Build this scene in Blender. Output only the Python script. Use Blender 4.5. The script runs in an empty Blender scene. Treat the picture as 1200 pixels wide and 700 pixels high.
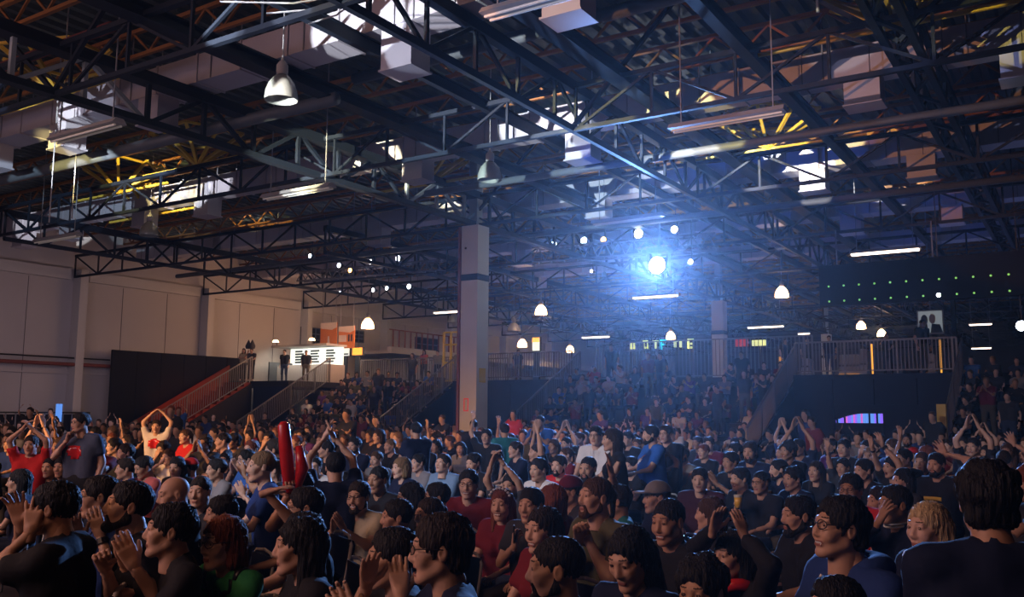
import bpy, math, random
import numpy as np
from mathutils import Matrix, Vector, Euler

# ------------------------------------------------------------------ camera, world, lights, exposure
SC = bpy.context.scene
COL = SC.collection
RNG = random.Random(7)
FPX, PITCH, YAW, ROLL, ZC = 1060.0, math.radians(7.2), math.radians(32.6), math.radians(0.35), 1.72
_F = np.array([-math.sin(YAW) * math.cos(PITCH), math.cos(YAW) * math.cos(PITCH), math.sin(PITCH)])
_R = np.array([math.cos(YAW), math.sin(YAW), 0.0])
_U = np.cross(_R, _F)
_R, _U = _R * math.cos(ROLL) + _U * math.sin(ROLL), -_R * math.sin(ROLL) + _U * math.cos(ROLL)
_C = np.array([0, 0, ZC])


def ray(px, py):
    return _F + (px - 600) / FPX * _R - (py - 350) / FPX * _U


def atY(px, py, Y):
    d = ray(px, py)
    return _C + d * (Y / d[1])


def atX(px, py, X):
    d = ray(px, py)
    return _C + d * (X / d[0])


def atZ(px, py, Z):
    d = ray(px, py)
    return _C + d * ((Z - ZC) / d[2])


def atD(px, py, D):
    return _C + ray(px, py) * D


def proj(p):
    v = np.asarray(p, float) - _C
    k = v @ _F
    return 600 + FPX * (v @ _R) / k, 350 - FPX * (v @ _U) / k, k


cam = bpy.data.cameras.new('camera')
cam.sensor_width = 36
cam.lens = FPX * 36 / 1200
cam.clip_start = 0.05
cam.clip_end = 400
camo = bpy.data.objects.new('camera', cam)
COL.objects.link(camo)
camo.matrix_world = Matrix(((_R[0], _U[0], -_F[0], 0), (_R[1], _U[1], -_F[1], 0), (_R[2], _U[2], -_F[2], ZC), (0, 0, 0, 1)))
SC.camera = camo

w = bpy.data.worlds.new('night')
SC.world = w
w.use_nodes = True
w.node_tree.nodes['Background'].inputs[0].default_value = (0.02, 0.03, 0.07, 1)
w.node_tree.nodes['Background'].inputs[1].default_value = 0.3
SC.view_settings.view_transform = 'Standard'
SC.view_settings.look = 'None'
SC.view_settings.exposure = 0.0
SC.view_settings.gamma = 1.0
SC.view_settings.use_curve_mapping = False
SC.cycles.max_bounces = 4
SC.cycles.diffuse_bounces = 2
SC.cycles.glossy_bounces = 2
SC.cycles.transmission_bounces = 2
SC.cycles.volume_bounces = 0
SC.cycles.caustics_reflective = False
SC.cycles.caustics_refractive = False
SC.cycles.sample_clamp_indirect = 3.0
SC.cycles.sample_clamp_direct = 0.0
SC.cycles.use_denoising = True

STAGE = np.array([-12.5, -5.0, 3.0])


def aim(o, tgt):
    d = Vector(tgt) - o.location
    o.rotation_euler = d.to_track_quat('-Z', 'Y').to_euler()


def spot(name, loc, tgt, power, color, angle, blend=0.3, size=0.15):
    l = bpy.data.lights.new(name, 'SPOT')
    l.energy = power
    l.color = color
    l.spot_size = math.radians(angle)
    l.spot_blend = blend
    l.shadow_soft_size = size
    o = bpy.data.objects.new(name, l)
    COL.objects.link(o)
    o.location = Vector(loc)
    aim(o, tgt)
    return o


def area(name, loc, tgt, power, color, sx, sy):
    l = bpy.data.lights.new(name, 'AREA')
    l.energy = power
    l.color = color
    l.shape = 'RECTANGLE'
    l.size = sx
    l.size_y = sy
    o = bpy.data.objects.new(name, l)
    COL.objects.link(o)
    o.location = Vector(loc)
    aim(o, tgt)
    return o


def point(name, loc, power, color, size=0.1):
    l = bpy.data.lights.new(name, 'POINT')
    l.energy = power
    l.color = color
    l.shadow_soft_size = size
    o = bpy.data.objects.new(name, l)
    COL.objects.link(o)
    o.location = Vector(loc)
    return o


# stage wash (the show is to the left behind the photographer)
area('stage_wash_light', (-12.5, -5, 7.8), (-8, 9, 1.0), 900, (1.0, 0.46, 0.22), 12, 2.5)
area('stage_cool_light', (-14, -7, 7.0), (-14, 24, 1.5), 640, (0.58, 0.56, 0.90), 12, 2.0)
spot('stage_amber_light', (-15.5, -5, 5.2), (-13.6, 10.0, 1.0), 11000, (1.0, 0.46, 0.12), 27, 0.9)
spot('stage_pale_light', (-10, -5, 6.8), (-6.0, 11.0, 1.0), 4000, (0.60, 0.78, 1.0), 30, 0.9)
area('added_front_fill_light', (-4.5, -5, 7.8), (-3, 6, 1.0), 130, (1.0, 0.50, 0.32), 5, 2)  # added fill without a fixture, lifts shadowed faces near the photographer
# beam fixture hanging over the crowd, pointing at the stage
BEAM = atY(770, 311, 25.0)
spot('beam_lamp_light', BEAM + np.array([0, -0.25, -0.05]), (-4, 4, .6), 25000, (0.18, 0.40, 1.0), 50, 0.7, 0.18)
# blue light over the roof
spot('blue_roof_light', (-9, 13, 4.2), (-8.0, 21.0, 7.6), 1300, (0.02, 0.14, 1.0), 40, 0.5)
area('blue_fill_light', (-10, 40, 6.2), (-10, 40, 20), 420, (0.30, 0.38, 1.0), 30, 30)
area('hall_fill_light', (-14, 10, 4.8), (-14, 14, 20), 150, (0.62, 0.52, 0.80), 26, 20)
# profile spots of the show hitting duct and roof steel
for i, (px, py, Y, pw, ang, colr) in enumerate([
        (80, 137, 10.9, 9.0, 2.8, (0.85, 0.93, 1.0)), (112, 128, 10.9, 2.0, 4.5, (0.75, 0.82, 1.0)), (150, 208, 14.6, 9.0, 5.5, (1.0, 0.80, 0.30)),
        (198, 224, 17.1, 9.0, 2.8, (0.95, 0.92, 1.0)), (225, 218, 17.1, 7.0, 3.2, (0.85, 0.93, 1.0)), (257, 212, 17.1, 6.0, 2.4, (0.9, 0.92, 1.0)),
        (30, 263, 17.1, 4.5, 2.4, (0.9, 0.93, 1.0)), (80, 252, 17.1, 1.4, 4.0, (0.6, 0.8, 1.0)), (130, 240, 17.1, 2.2, 4.0, (0.6, 0.8, 1.0)),
        (395, 32, 10.9, 10.0, 4.4, (0.9, 0.95, 1.0)), (440, 22, 10.9, 10.0, 4.4, (0.9, 0.95, 1.0)), (485, 45, 11.0, 3.5, 4.0, (0.75, 0.85, 1.0)),
        (525, 8, 11.2, 8.0, 4.0, (0.95, 0.95, 1.0)), (595, 14, 11.8, 4.0, 4.0, (0.85, 1.0, 0.9)), (500, 208, 20.5, 11.0, 4.5, (1.0, 0.92, 0.6)), (535, 225, 20.9, 4.0, 3.0, (0.9, 0.97, 1.0)),
        (612, 142, 17.1, 9.0, 3.6, (0.9, 0.97, 1.0)), (650, 134, 17.1, 10.0, 3.6, (1.0, 0.95, 0.95)), (680, 160, 17.2, 3.5, 2.4, (0.8, 0.9, 1.0)),
        (432, 207, 17.2, 4.0, 2.6, (0.8, 0.9, 1.0)), (915, 192, 23.4, 10.0, 3.2, (0.9, 0.97, 1.0)), (945, 198, 23.4, 10.0, 2.8, (1.0, 0.95, 0.92)),
        (950, 224, 23.6, 7.0, 1.8, (1.0, 0.90, 0.84)), (690, 228, 23.4, 4.5, 4.2, (0.7, 0.92, 1.0)), (770, 216, 23.4, 5.0, 3.6, (0.75, 0.92, 1.0)),
        (790, 33, 13.0, 1.2, 3.5, (0.85, 0.95, 1.0)), (905, 158, 21.0, 7.0, 4.5, (1.0, 0.85, 0.35)),
        (1070, 70, 17.1, .5, 7.0, (0.6, 0.65, 1.0)), (1170, 62, 17.1, 1.1, 2.5, (0.4, 0.5, 1.0)), (1020, 2, 13.0, 2.5, 4.0, (1.0, 0.82, 0.2)),
        (1080, 150, 21.0, .8, 14.0, (1.0, 0.40, 0.14))]):
    src = np.array([-12.5 + (i % 5) * 0.9, -4.5, 3.4])
    dd = np.linalg.norm(atY(px, py, Y) - src)
    spot('profile_spot_light', src, atY(px, py, Y), 4 * math.pi * dd * dd * pw, colr, ang, 0.12, 0.05)
# left wall wash, warm towards the back
area('wall_warm_light', (-28.5, 31, 5.6), (-34.6, 30, 4.8), 150, (1.0, 0.50, 0.30), 7, 2.5)
area('wall_cool_light', (-26, 17, 3.2), (-34.6, 19, 4.5), 95, (0.78, 0.60, 0.80), 8, 2.5)

spot('added_banner_fill_light', (-27, 29.6, 4.0), (-30.6, 32.9, 5.9), 260, (1.0, .8, .6), 40, .6)  # added spot without a fixture, brightens the orange banners from in front

# ------------------------------------------------------------------ materials
MATS = {}


def mat(name, color, rough=0.7, metal=0.0, noise=0.0, nscale=6.0, bump=0.0, bscale=40.0, emit=None, estr=0.0, objcol=False,
        attr=None, wave=None, spec=0.5, stretch=(1, 1, 1)):
    m = bpy.data.materials.new(name)
    m.use_nodes = True
    nt = m.node_tree
    b = nt.nodes['Principled BSDF']
    b.inputs['Roughness'].default_value = rough
    b.inputs['Metallic'].default_value = metal
    b.inputs['Specular IOR Level'].default_value = spec
    b.inputs['Base Color'].default_value = (*color, 1)
    tc = nt.nodes.new('ShaderNodeTexCoord')
    src = None
    if objcol:
        oi = nt.nodes.new('ShaderNodeObjectInfo')
        src = oi.outputs['Color']
    if attr:
        a = nt.nodes.new('ShaderNodeAttribute')
        a.attribute_name = attr
        src = a.outputs['Color']
    mp = nt.nodes.new('ShaderNodeMapping')
    mp.inputs['Scale'].default_value = stretch
    nt.links.new(tc.outputs['Object'], mp.inputs['Vector'])
    if noise > 0:
        n = nt.nodes.new('ShaderNodeTexNoise')
        n.inputs['Scale'].default_value = nscale
        n.inputs['Detail'].default_value = 4
        nt.links.new(mp.outputs['Vector'], n.inputs['Vector'])
        r = nt.nodes.new('ShaderNodeMapRange')
        r.inputs[3].default_value = 1 - noise
        r.inputs[4].default_value = 1 + noise
        nt.links.new(n.outputs['Fac'], r.inputs[0])
        mx = nt.nodes.new('ShaderNodeVectorMath')
        mx.operation = 'SCALE'
        if src is None:
            mx.inputs[0].default_value = color
        else:
            nt.links.new(src, mx.inputs[0])
        nt.links.new(r.outputs[0], mx.inputs['Scale'])
        src = mx.outputs[0]
    if src is not None:
        nt.links.new(src, b.inputs['Base Color'])
    if bump > 0:
        n2 = nt.nodes.new('ShaderNodeTexNoise')
        n2.inputs['Scale'].default_value = bscale
        n2.inputs['Detail'].default_value = 3
        nt.links.new(mp.outputs['Vector'], n2.inputs['Vector'])
        bp = nt.nodes.new('ShaderNodeBump')
        bp.inputs['Strength'].default_value = bump
        bp.inputs['Distance'].default_value = 0.02
        nt.links.new(n2.outputs['Fac'], bp.inputs['Height'])
        nt.links.new(bp.outputs[0], b.inputs['Normal'])
    if emit:
        b.inputs['Emission Color'].default_value = (*emit, 1)
        b.inputs['Emission Strength'].default_value = estr
    MATS[name] = m
    return m


mat('skin', (.5, .3, .2), .55, objcol=True, noise=.08, nscale=14)
mat('lip', (.30, .11, .085), .5)
mat('mouth_dark', (.03, .008, .008), .6)
mat('brow', (.03, .02, .015), .8)
mat('eye_white', (.5, .47, .44), .3)
mat('iris', (.05, .028, .015), .3)
mat('hair', (.02, .015, .012), .62, objcol=True, noise=.35, nscale=30, bump=.9, bscale=120, stretch=(1, 1, .15), spec=.28)
mat('fabric', (.1, .1, .1), .85, objcol=True, noise=.16, nscale=9, bump=.35, bscale=14, spec=.25)
mat('crowd_stuff', (.1, .1, .1), .8, attr='col')
mat('plastic_black', (.012, .012, .014), .4)
mat('glass_lens', (.25, .28, .32), .08, spec=.9)
mat('concrete_floor', (.035, .034, .036), .6, noise=.3, nscale=2)
mat('wall_paint', (.50, .47, .45), .8, noise=.07, nscale=.6, bump=.1, bscale=8)
mat('wall_far', (.05, .05, .06), .9, noise=.2, nscale=.5)
mat('column_paint', (.55, .53, .50), .7, noise=.10, nscale=1.5)
mat('deck_steel', (.060, .075, .072), .5, metal=.3, noise=.3, nscale=1.2)
mat('truss_paint', (.007, .011, .021), .6, noise=.25, nscale=3, spec=.3)
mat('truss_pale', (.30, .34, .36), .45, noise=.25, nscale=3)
mat('joist_paint', (.30, .12, .03), .6, noise=.35, nscale=2)
mat('brace_paint', (.62, .42, .05), .55, noise=.25, nscale=3)
mat('duct_steel', (.50, .47, .52), .42, metal=.25, noise=.12, nscale=1.4)
mat('pipe_red', (.20, .05, .04), .6)
mat('pipe_grey', (.09, .10, .11), .5)
mat('conduit', (.25, .25, .26), .5)
mat('drape', (.005, .006, .012), .9, noise=.2, nscale=2)
mat('navy_panel', (.006, .012, .035), .8, noise=.15, nscale=2)
mat('stair_red', (.22, .03, .01), .75, noise=.2, nscale=3)
mat('step_black', (.012, .012, .018), .7)
mat('rail_steel', (.20, .19, .19), .5, metal=.4)
mat('yellow_paint', (.62, .40, .04), .55)
mat('fixture_white', (.34, .32, .31), .5)
mat('lamp_glass', (.30, .30, .26), .15, spec=.9, noise=.15, nscale=20)
mat('tube_on', (.9, .8, .7), .4, emit=(1, .78, .6), estr=5)
mat('tube_dim', (.7, .68, .6), .4, emit=(1, .8, .62), estr=.05)
mat('lamp_warm', (.9, .7, .5), .4, emit=(1, .55, .25), estr=14)
mat('lamp_cool', (.9, .9, 1), .4, emit=(.85, .9, 1), estr=16)
mat('lamp_amber', (1, .6, .2), .4, emit=(1, .5, .12), estr=12)
mat('beam_lens', (1, 1, 1), .3, emit=(.95, .95, 1.0), estr=120)
mat('led_green', (.2, .8, .2), .5, emit=(.45, 1, .2), estr=.6)
mat('led_purple', (.1, .05, .3), .5, emit=(.26, .13, .95), estr=1.0)
mat('led_blue', (.05, .1, .3), .5, emit=(.12, .32, .9), estr=.9)
mat('led_magenta', (.2, .04, .15), .5, emit=(.65, .12, .6), estr=1.0)
mat('sign_white', (.9, .9, .85), .5, emit=(.85, .95, .85), estr=.75)
mat('sign_yellow', (.9, .8, .3), .5, emit=(.85, .9, .3), estr=.9)
mat('sign_cyan', (.1, .8, .9), .5, emit=(.05, .75, .95), estr=1.1)
mat('sign_red', (.7, .06, .05), .6, emit=(.6, .03, .03), estr=.25)
mat('sign_orange', (.9, .4, .05), .5, emit=(1, .42, .05), estr=1.2)
mat('kiosk_text', (.03, .04, .05), .6)
mat('banner_orange', (.62, .17, .03), .75, noise=.06)
mat('banner_white', (.70, .55, .45), .75)
mat('screen_grey', (.3, .32, .34), .4, emit=(.32, .36, .38), estr=.45)
mat('inflatable_red', (.55, .02, .02), .25)
mat('beer', (.75, .42, .05), .15)
mat('cup_clear', (.5, .45, .35), .15)
mat('white_cloth', (.5, .48, .46), .8)
mat('tile_white', (.45, .42, .4), .6)
mat('print_white', (.7, .7, .7), .7)
mat('phone_screen', (.02, .02, .03), .15)


# ------------------------------------------------------------------ mesh helpers
def new_mesh(name, V, Fq, mi=None, mats=(), smooth=True):
    """V (n,3) array; Fq (m,4) or list of faces"""
    me = bpy.data.meshes.new(name)
    V = np.asarray(V, np.float32)
    if isinstance(Fq, np.ndarray):
        nF, k = Fq.shape
        me.vertices.add(len(V))
        me.vertices.foreach_set('co', V.ravel())
        me.loops.add(nF * k)
        me.loops.foreach_set('vertex_index', Fq.astype(np.int32).ravel())
        me.polygons.add(nF)
        me.polygons.foreach_set('loop_start', np.arange(0, nF * k, k, dtype=np.int32))
        me.polygons.foreach_set('loop_total', np.full(nF, k, dtype=np.int32))
    else:
        me.from_pydata([tuple(v) for v in V.tolist()], [], Fq)
    for m in mats:
        me.materials.append(MATS[m])
    if mi is not None:
        me.polygons.foreach_set('material_index', np.asarray(mi, np.int32))
    me.update(calc_edges=True)
    if smooth:
        me.polygons.foreach_set('use_smooth', np.ones(len(me.polygons), bool))
    return me


def wmat(o):
    m = o.matrix_basis.copy()
    return wmat(o.parent) @ o.matrix_parent_inverse @ m if o.parent else m


def link(name, me, parent=None, M=None, color=None, local=False):
    o = bpy.data.objects.new(name, me)
    COL.objects.link(o)
    if parent is not None:
        o.parent = parent
        if not local:
            o.matrix_parent_inverse = wmat(parent).inverted()
    if M is not None:
        o.matrix_basis = Matrix(M)
    if color is not None:
        o.color = (*color, 1)
    return o


def tag(o, label=None, cat=None, group=None, kind=None):
    if label:
        o['label'] = label
    if cat:
        o['category'] = cat
    if group:
        o['group'] = group
    if kind:
        o['kind'] = kind
    return o


def thing(name, loc, label, cat, group=None, rz=0.0):
    o = bpy.data.objects.new(name, None)
    COL.objects.link(o)
    o.empty_display_size = .1
    o.location = Vector(loc)
    o.rotation_euler = (0, 0, rz)
    return tag(o, label, cat, group)


class MB:
    def __init__(s):
        s.V = []
        s.F = []

    def quadset(s, v, f):
        n = len(s.V)
        s.V += [tuple(map(float, x)) for x in v]
        s.F += [tuple(n + i for i in q) for q in f]

    def box(s, lo, hi):
        x0, y0, z0 = lo
        x1, y1, z1 = hi
        s.quadset([(x0, y0, z0), (x1, y0, z0), (x1, y1, z0), (x0, y1, z0), (x0, y0, z1), (x1, y0, z1), (x1, y1, z1), (x0, y1, z1)],
                  [(0, 3, 2, 1), (4, 5, 6, 7), (0, 1, 5, 4), (1, 2, 6, 5), (2, 3, 7, 6), (3, 0, 4, 7)])
        return s

    def bar(s, a, b, w, h):
        a = np.asarray(a, float)
        b = np.asarray(b, float)
        d = b - a
        L = np.linalg.norm(d)
        d = d / L
        up = np.array([0, 0, 1.0]) if abs(d[2]) < .95 else np.array([0, 1.0, 0])
        u = np.cross(d, up)
        u /= np.linalg.norm(u)
        v = np.cross(u, d)
        P = []
        for e in (a, b):
            for su, sv in ((-1, -1), (1, -1), (1, 1), (-1, 1)):
                P.append(e + u * su * w / 2 + v * sv * h / 2)
        s.quadset(P, [(0, 3, 2, 1), (4, 5, 6, 7), (0, 1, 5, 4), (1, 2, 6, 5), (2, 3, 7, 6), (3, 0, 4, 7)])
        return s

    def tube(s, pts, r, n=8, closed=False, caps=True):
        pts = [np.asarray(p, float) for p in pts]
        m = len(pts)
        rs = r if isinstance(r, (list, tuple)) else [r] * m
        base = len(s.V)
        pu = None
        for i, p in enumerate(pts):
            d = pts[(i + 1) % m] - pts[i - 1] if closed else pts[min(i + 1, m - 1)] - pts[max(i - 1, 0)]
            d = d / (np.linalg.norm(d) + 1e-9)
            if pu is None:
                up = np.array([0, 0, 1.0]) if abs(d[2]) < .9 else np.array([0, 1.0, 0])
                u = np.cross(d, up)
            else:
                u = pu - d * (pu @ d)
            u /= np.linalg.norm(u) + 1e-9
            pu = u
            v = np.cross(d, u)
            for k in range(n):
                a = 2 * math.pi * k / n
                s.V.append(tuple(p + (u * math.cos(a) + v * math.sin(a)) * rs[i]))
        for i in range(m if closed else m - 1):
            j = (i + 1) % m
            for k in range(n):
                k2 = (k + 1) % n
                s.F.append((base + i * n + k, base + i * n + k2, base + j * n + k2, base + j * n + k))
        if not closed and caps:
            s.F.append(tuple(base + k for k in range(n))[::-1])
            s.F.append(tuple(base + (m - 1) * n + k for k in range(n)))
        return s

    def lathe(s, prof, c=(0, 0, 0), n=20, axis='z'):
        base = len(s.V)
        for r, z in prof:
            for k in range(n):
                a = 2 * math.pi * k / n
                p = (r * math.cos(a), r * math.sin(a), z)
                if axis == 'y':
                    p = (p[0], p[2], p[1])
                s.V.append((c[0] + p[0], c[1] + p[1], c[2] + p[2]))
        for i in range(len(prof) - 1):
            for k in range(n):
                k2 = (k + 1) % n
                s.F.append((base + i * n + k, base + i * n + k2, base + (i + 1) * n + k2, base + (i + 1) * n + k))
        return s

    def prism(s, poly, y0, y1, axis='y'):
        """poly of (a,b); extruded along an axis"""
        n = len(poly)
        base = len(s.V)
        for y in (y0, y1):
            for a, b in poly:
                s.V.append({'y': (a, y, b), 'x': (y, a, b), 'z': (a, b, y)}[axis])
        s.F.append(tuple(base + i for i in range(n)))
        s.F.append(tuple(base + n + i for i in range(n))[::-1])
        for i in range(n):
            j = (i + 1) % n
            s.F.append((base + i, base + n + i, base + n + j, base + j))
        return s

    def mesh(s, name, m, smooth=False):
        me = bpy.data.meshes.new(name)
        me.from_pydata(s.V, [], s.F)
        me.materials.append(MATS[m])
        me.update()
        if smooth:
            me.polygons.foreach_set('use_smooth', np.ones(len(me.polygons), bool))
        return me

    def build(s, name, m, parent=None, smooth=False, label=None, cat=None, kind=None, group=None, loc=None):
        o = link(name, s.mesh(name, m, smooth), parent)
        if loc is not None:
            o.location = Vector(loc)
        return tag(o, label, cat, group, kind)


_unit = {}


def piece(name, a, b, w, h, m, parent=None, label=None):
    """a straight bar as its own object; alike pieces share one unit mesh"""
    if m not in _unit:
        _unit[m] = MB().box((-.5, -.5, -.5), (.5, .5, .5)).mesh('bar_' + m, m)
    a = np.asarray(a, float)
    b = np.asarray(b, float)
    d = b - a
    L = float(np.linalg.norm(d))
    d = d / L
    up = np.array([0, 0, 1.0]) if abs(d[2]) < .95 else np.array([0, 1.0, 0])
    u = np.cross(d, up)
    u /= np.linalg.norm(u)
    v = np.cross(u, d)
    c = (a + b) / 2
    o = link(name, _unit[m], parent, ((u[0] * w, d[0] * L, v[0] * h, c[0]), (u[1] * w, d[1] * L, v[1] * h, c[1]),
                                      (u[2] * w, d[2] * L, v[2] * h, c[2]), (0, 0, 0, 1)))
    if label:
        o['label'] = label
    return o

# ------------------------------------------------------------------ structure
XW, XR, Y0, Y1, ZT, ZB = -34.6, 14.0, -9.0, 84.0, 7.9, 7.05
NUM = ['first', 'second', 'third', 'fourth', 'fifth', 'sixth', 'seventh', 'eighth', 'ninth', 'tenth', 'eleventh', 'twelfth',
       'thirteenth', 'fourteenth', 'fifteenth', 'sixteenth', 'seventeenth', 'eighteenth', 'nineteenth', 'twentieth']
MB().box((XW - .3, Y0, -.2), (XR + .3, Y1, 0)).build('floor', 'concrete_floor', kind='structure')
# corrugated roof deck, ribs running towards the back of the hall
deck = MB()
prof = []
x = XW - .3
while x < XR + .3:
    prof += [(x, 9.45), (x + .14, 9.45), (x + .19, 9.37), (x + .33, 9.37)]
    x += .38
nV = len(prof)
V = [(a, Y0, b) for a, b in prof] + [(a, Y1, b) for a, b in prof]
deck.quadset(V, [(i, i + 1, nV + i + 1, nV + i) for i in range(nV - 1)])
deck.box((XW - .3, Y0, 9.55), (XR + .3, Y1, 9.65))
deck.build('ceiling', 'deck_steel', kind='structure')
CT = [2.0 + 6.3 * k for k in range(13)]
# walls
wl = MB()
wl.box((XW - .3, Y0, 0), (XW, Y1, 9.6))
wl_o = wl.build('wall_left', 'wall_paint', kind='structure')
MB().box((XW - .3, Y1, 0), (XR + .3, Y1 + .3, 9.6)).build('wall_back', 'wall_far', kind='structure')
MB().box((XR, Y0, 0), (XR + .3, Y1, 9.6)).build('wall_right', 'wall_far', kind='structure')
MB().box((XW - .3, Y0 - .3, 0), (XR + .3, Y0, 9.6)).build('wall_front', 'drape', kind='structure')
for k, y in enumerate(CT):
    if y < 60:
        piece('pilaster', (XW + .16, y + .3, 0), (XW + .16, y + .3, 7.35), .75, .34, 'column_paint', wl_o)
for k in range(9):
    piece('wall_beam', (XW + .12, CT[k] + .7, 7.15), (XW + .12, CT[k + 1] - .1, 7.15), .26, .42, 'column_paint', wl_o)
    for dy in (2.1, 4.3):   # joints between the concrete panels
        piece('panel_joint', (XW + .004, CT[k] + .3 + dy, 0), (XW + .004, CT[k] + .3 + dy, 6.9), .02, .012, 'wall_far', wl_o)
piece('wall_ledge', (XW + .05, Y0, 3.18), (XW + .05, 60, 3.18), .12, .06, 'wall_paint', wl_o)
t = tag(MB().tube([(XW + .45, Y0, 3.52), (XW + .45, 22.6, 3.52)], .075, 10).build('wall_pipe', 'pipe_red'),
        'dark red pipe running along the pale left wall', 'pipe')
tag(MB().tube([(XW + .42, Y0, 3.78), (XW + .42, 22.6, 3.78)], .03, 8).build('conduit', 'plastic_black'),
    'thin black conduit just above the red wall pipe', 'pipe')
g = thing('wall_vent', (XW, 17.0, 2.2), 'grey vent grille low on the left wall below the red pipe', 'vent')
MB().box((XW, 17.75, 2.35), (XW + .05, 18.35, 3.1)).build('frame', 'pipe_grey', g)
for k in range(7):
    piece('slat', (XW + .07, 17.78, 2.4 + k * .1), (XW + .07, 18.32, 2.4 + k * .1), .04, .05, 'conduit', g)
WN = [atX(px, py, XW) for px, py in ((352, 383), (374, 406), (486, 395), (512, 420), (402, 386), (425, 402))]
for n, (ya, yb, za, zb) in enumerate([(WN[0][1], WN[1][1], WN[1][2], WN[0][2]), (WN[2][1], WN[3][1], WN[3][2], WN[2][2]), (WN[4][1], WN[5][1], WN[5][2], WN[4][2])]):
    f = MB().box((XW, ya, za), (XW + .04, yb, zb)).build('window_%d' % (n + 1), 'drape', kind='structure')
    for k in range(5):
        piece('mullion', (XW + .06, ya + (yb - ya) * k / 4, za), (XW + .06, ya + (yb - ya) * k / 4, zb), .06, .05, 'pipe_grey', f)
    for k in range(4):
        piece('louvre', (XW + .06, ya, za + (zb - za) * k / 3), (XW + .06, yb, za + (zb - za) * k / 3), .05, .05, 'pipe_grey', f)

# low barrier at the foot of the wall and a blue light tube
b = thing('barrier', (XW + .8, 18, 0), 'low black slatted barrier at the foot of the left wall', 'barrier')
piece('top_rail', (XW + .8, 13, 1.62), (XW + .8, 21.6, 1.62), .08, .06, 'plastic_black', b)
piece('bottom_rail', (XW + .8, 13, .15), (XW + .8, 21.6, .15), .08, .06, 'plastic_black', b)
MB().box((XW + .70, 13, .2), (XW + .74, 21.6, 1.55)).build('cloth_panel', 'drape', b)
for k in range(24):
    piece('slat', (XW + .8, 13.1 + k * .37, .15), (XW + .8, 13.1 + k * .37, 1.62), .05, .03, 'conduit', b)
p = atX(68, 497, XW + 1.2)
piece('light_tube', (p[0], p[1], .02), (p[0], p[1], 1.95), .24, .12, 'led_blue')
tag(bpy.data.objects['light_tube'], 'upright blue light tube at the foot of the left wall', 'light')

# columns
for n, (yy, lab) in enumerate([(20.9, 'square white column in mid hall with a red hose sign'),
                               (41.0, 'far white column below the blue haze of the beam lamp'),
                               (61.5, 'last white column towards the dark back of the hall')]):
    c = thing('column', (-14.6, yy, 0), lab, 'column')
    MB().box((-14.9, yy - .28, 0), (-14.34, yy + .28, 5.42)).build('shaft', 'column_paint', c)
    MB().box((-14.91, yy - .29, 5.42), (-14.33, yy + .29, 5.6)).build('collar', 'navy_panel', c)
    MB().box((-14.9, yy - .28, 5.6), (-14.34, yy + .28, 7.0)).build('head_block', 'column_paint', c)
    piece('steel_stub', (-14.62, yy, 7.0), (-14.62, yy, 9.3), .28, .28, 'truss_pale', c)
    if n == 0:
        zz = 1.75
        for (a, bb, za, zb2) in ((-14.76, -14.73, zz, zz + .36), (-14.63, -14.60, zz, zz + .36)):
            MB().box((a, yy - .287, za), (bb, yy - .281, zb2)).build('hose_sign', 'sign_red', c)
        for za in (zz, zz + .33):
            MB().box((-14.76, yy - .287, za), (-14.60, yy - .281, za + .03)).build('hose_sign', 'sign_red', c)
        MB().box((-14.339, yy - .16, 2.55), (-14.332, yy + .16, 2.95)).build('yellow_notice', 'yellow_paint', c)
        MB().tube([(-15.02, yy - .2, 0), (-15.02, yy - .2, 7.0)], .05, 8).build('standpipe', 'pipe_red', c)
        bolt = MB().lathe([(0, -.02), (.035, -.02), (.035, 0)], (-14.75, yy - .28, 6.35), 10, 'y')
        bolt.build('socket', 'plastic_black', c)


# ------------------------------------------------------------------ roof steel
def cross_truss(k, y):
    a, bq = XW + .3, XR - .2
    near = k < 7
    t = thing('roof_truss', (0, y, ZB), 'dark steel truss across the hall, %s counted from the photographer' % NUM[k], 'truss',
              'cross trusses under the roof')
    piece('top_chord', (a, y, ZT), (bq, y, ZT), .11, .09, 'truss_paint', t)
    piece('bottom_chord', (a, y, ZB), (bq, y, ZB), .09, .08, 'truss_paint', t)
    n = int((bq - a) / 1.53)
    st = (bq - a) / n
    web = MB()
    for i in range(n + 1):
        x = a + i * st
        pcs = [((x, y, ZB), (x, y, ZT))]
        if i < n:
            pcs.append(((x, y, ZB), (x + st, y, ZT)) if i % 2 else ((x, y, ZT), (x + st, y, ZB)))
        for q, (p0, p1) in enumerate(pcs):
            if near:
                piece('post' if q == 0 else 'diagonal', p0, p1, .05, .05, 'truss_paint', t)
            else:
                web.bar(p0, p1, .05, .05)
    if not near:
        web.build('web', 'truss_paint', t, kind='stuff')


def long_truss(X, ya, yb, lab, w=.30, ww=.07, pale=()):
    t = thing('roof_truss', (X, ya, ZB), lab, 'truss')
    piece('top_chord', (X, ya, ZT), (X, yb, ZT), w, .2, 'truss_paint', t)
    piece('bottom_chord', (X, ya, ZB + .02), (X, yb, ZB + .02), w * .6, .12, 'truss_paint', t)
    n = int((yb - ya) / 1.26)
    st = (yb - ya) / n
    far = MB()
    for i in range(n + 1):
        y = ya + i * st
        pcs = [((X, y, ZB), (X, y, ZT))]
        if i < n:
            pcs.append(((X, y, ZB), (X, y + st, ZT)) if i % 2 else ((X, y, ZT), (X, y + st, ZB)))
        for q, (p0, p1) in enumerate(pcs):
            if 4 < y < 36:
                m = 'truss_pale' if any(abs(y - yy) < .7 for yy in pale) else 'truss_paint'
                piece('post' if q == 0 else 'diagonal', p0, p1, ww, ww, m, t)
            elif y >= 36:
                far.bar(p0, p1, ww, ww)
    far.build('far_web', 'truss_paint', t, kind='stuff')
    return t


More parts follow.
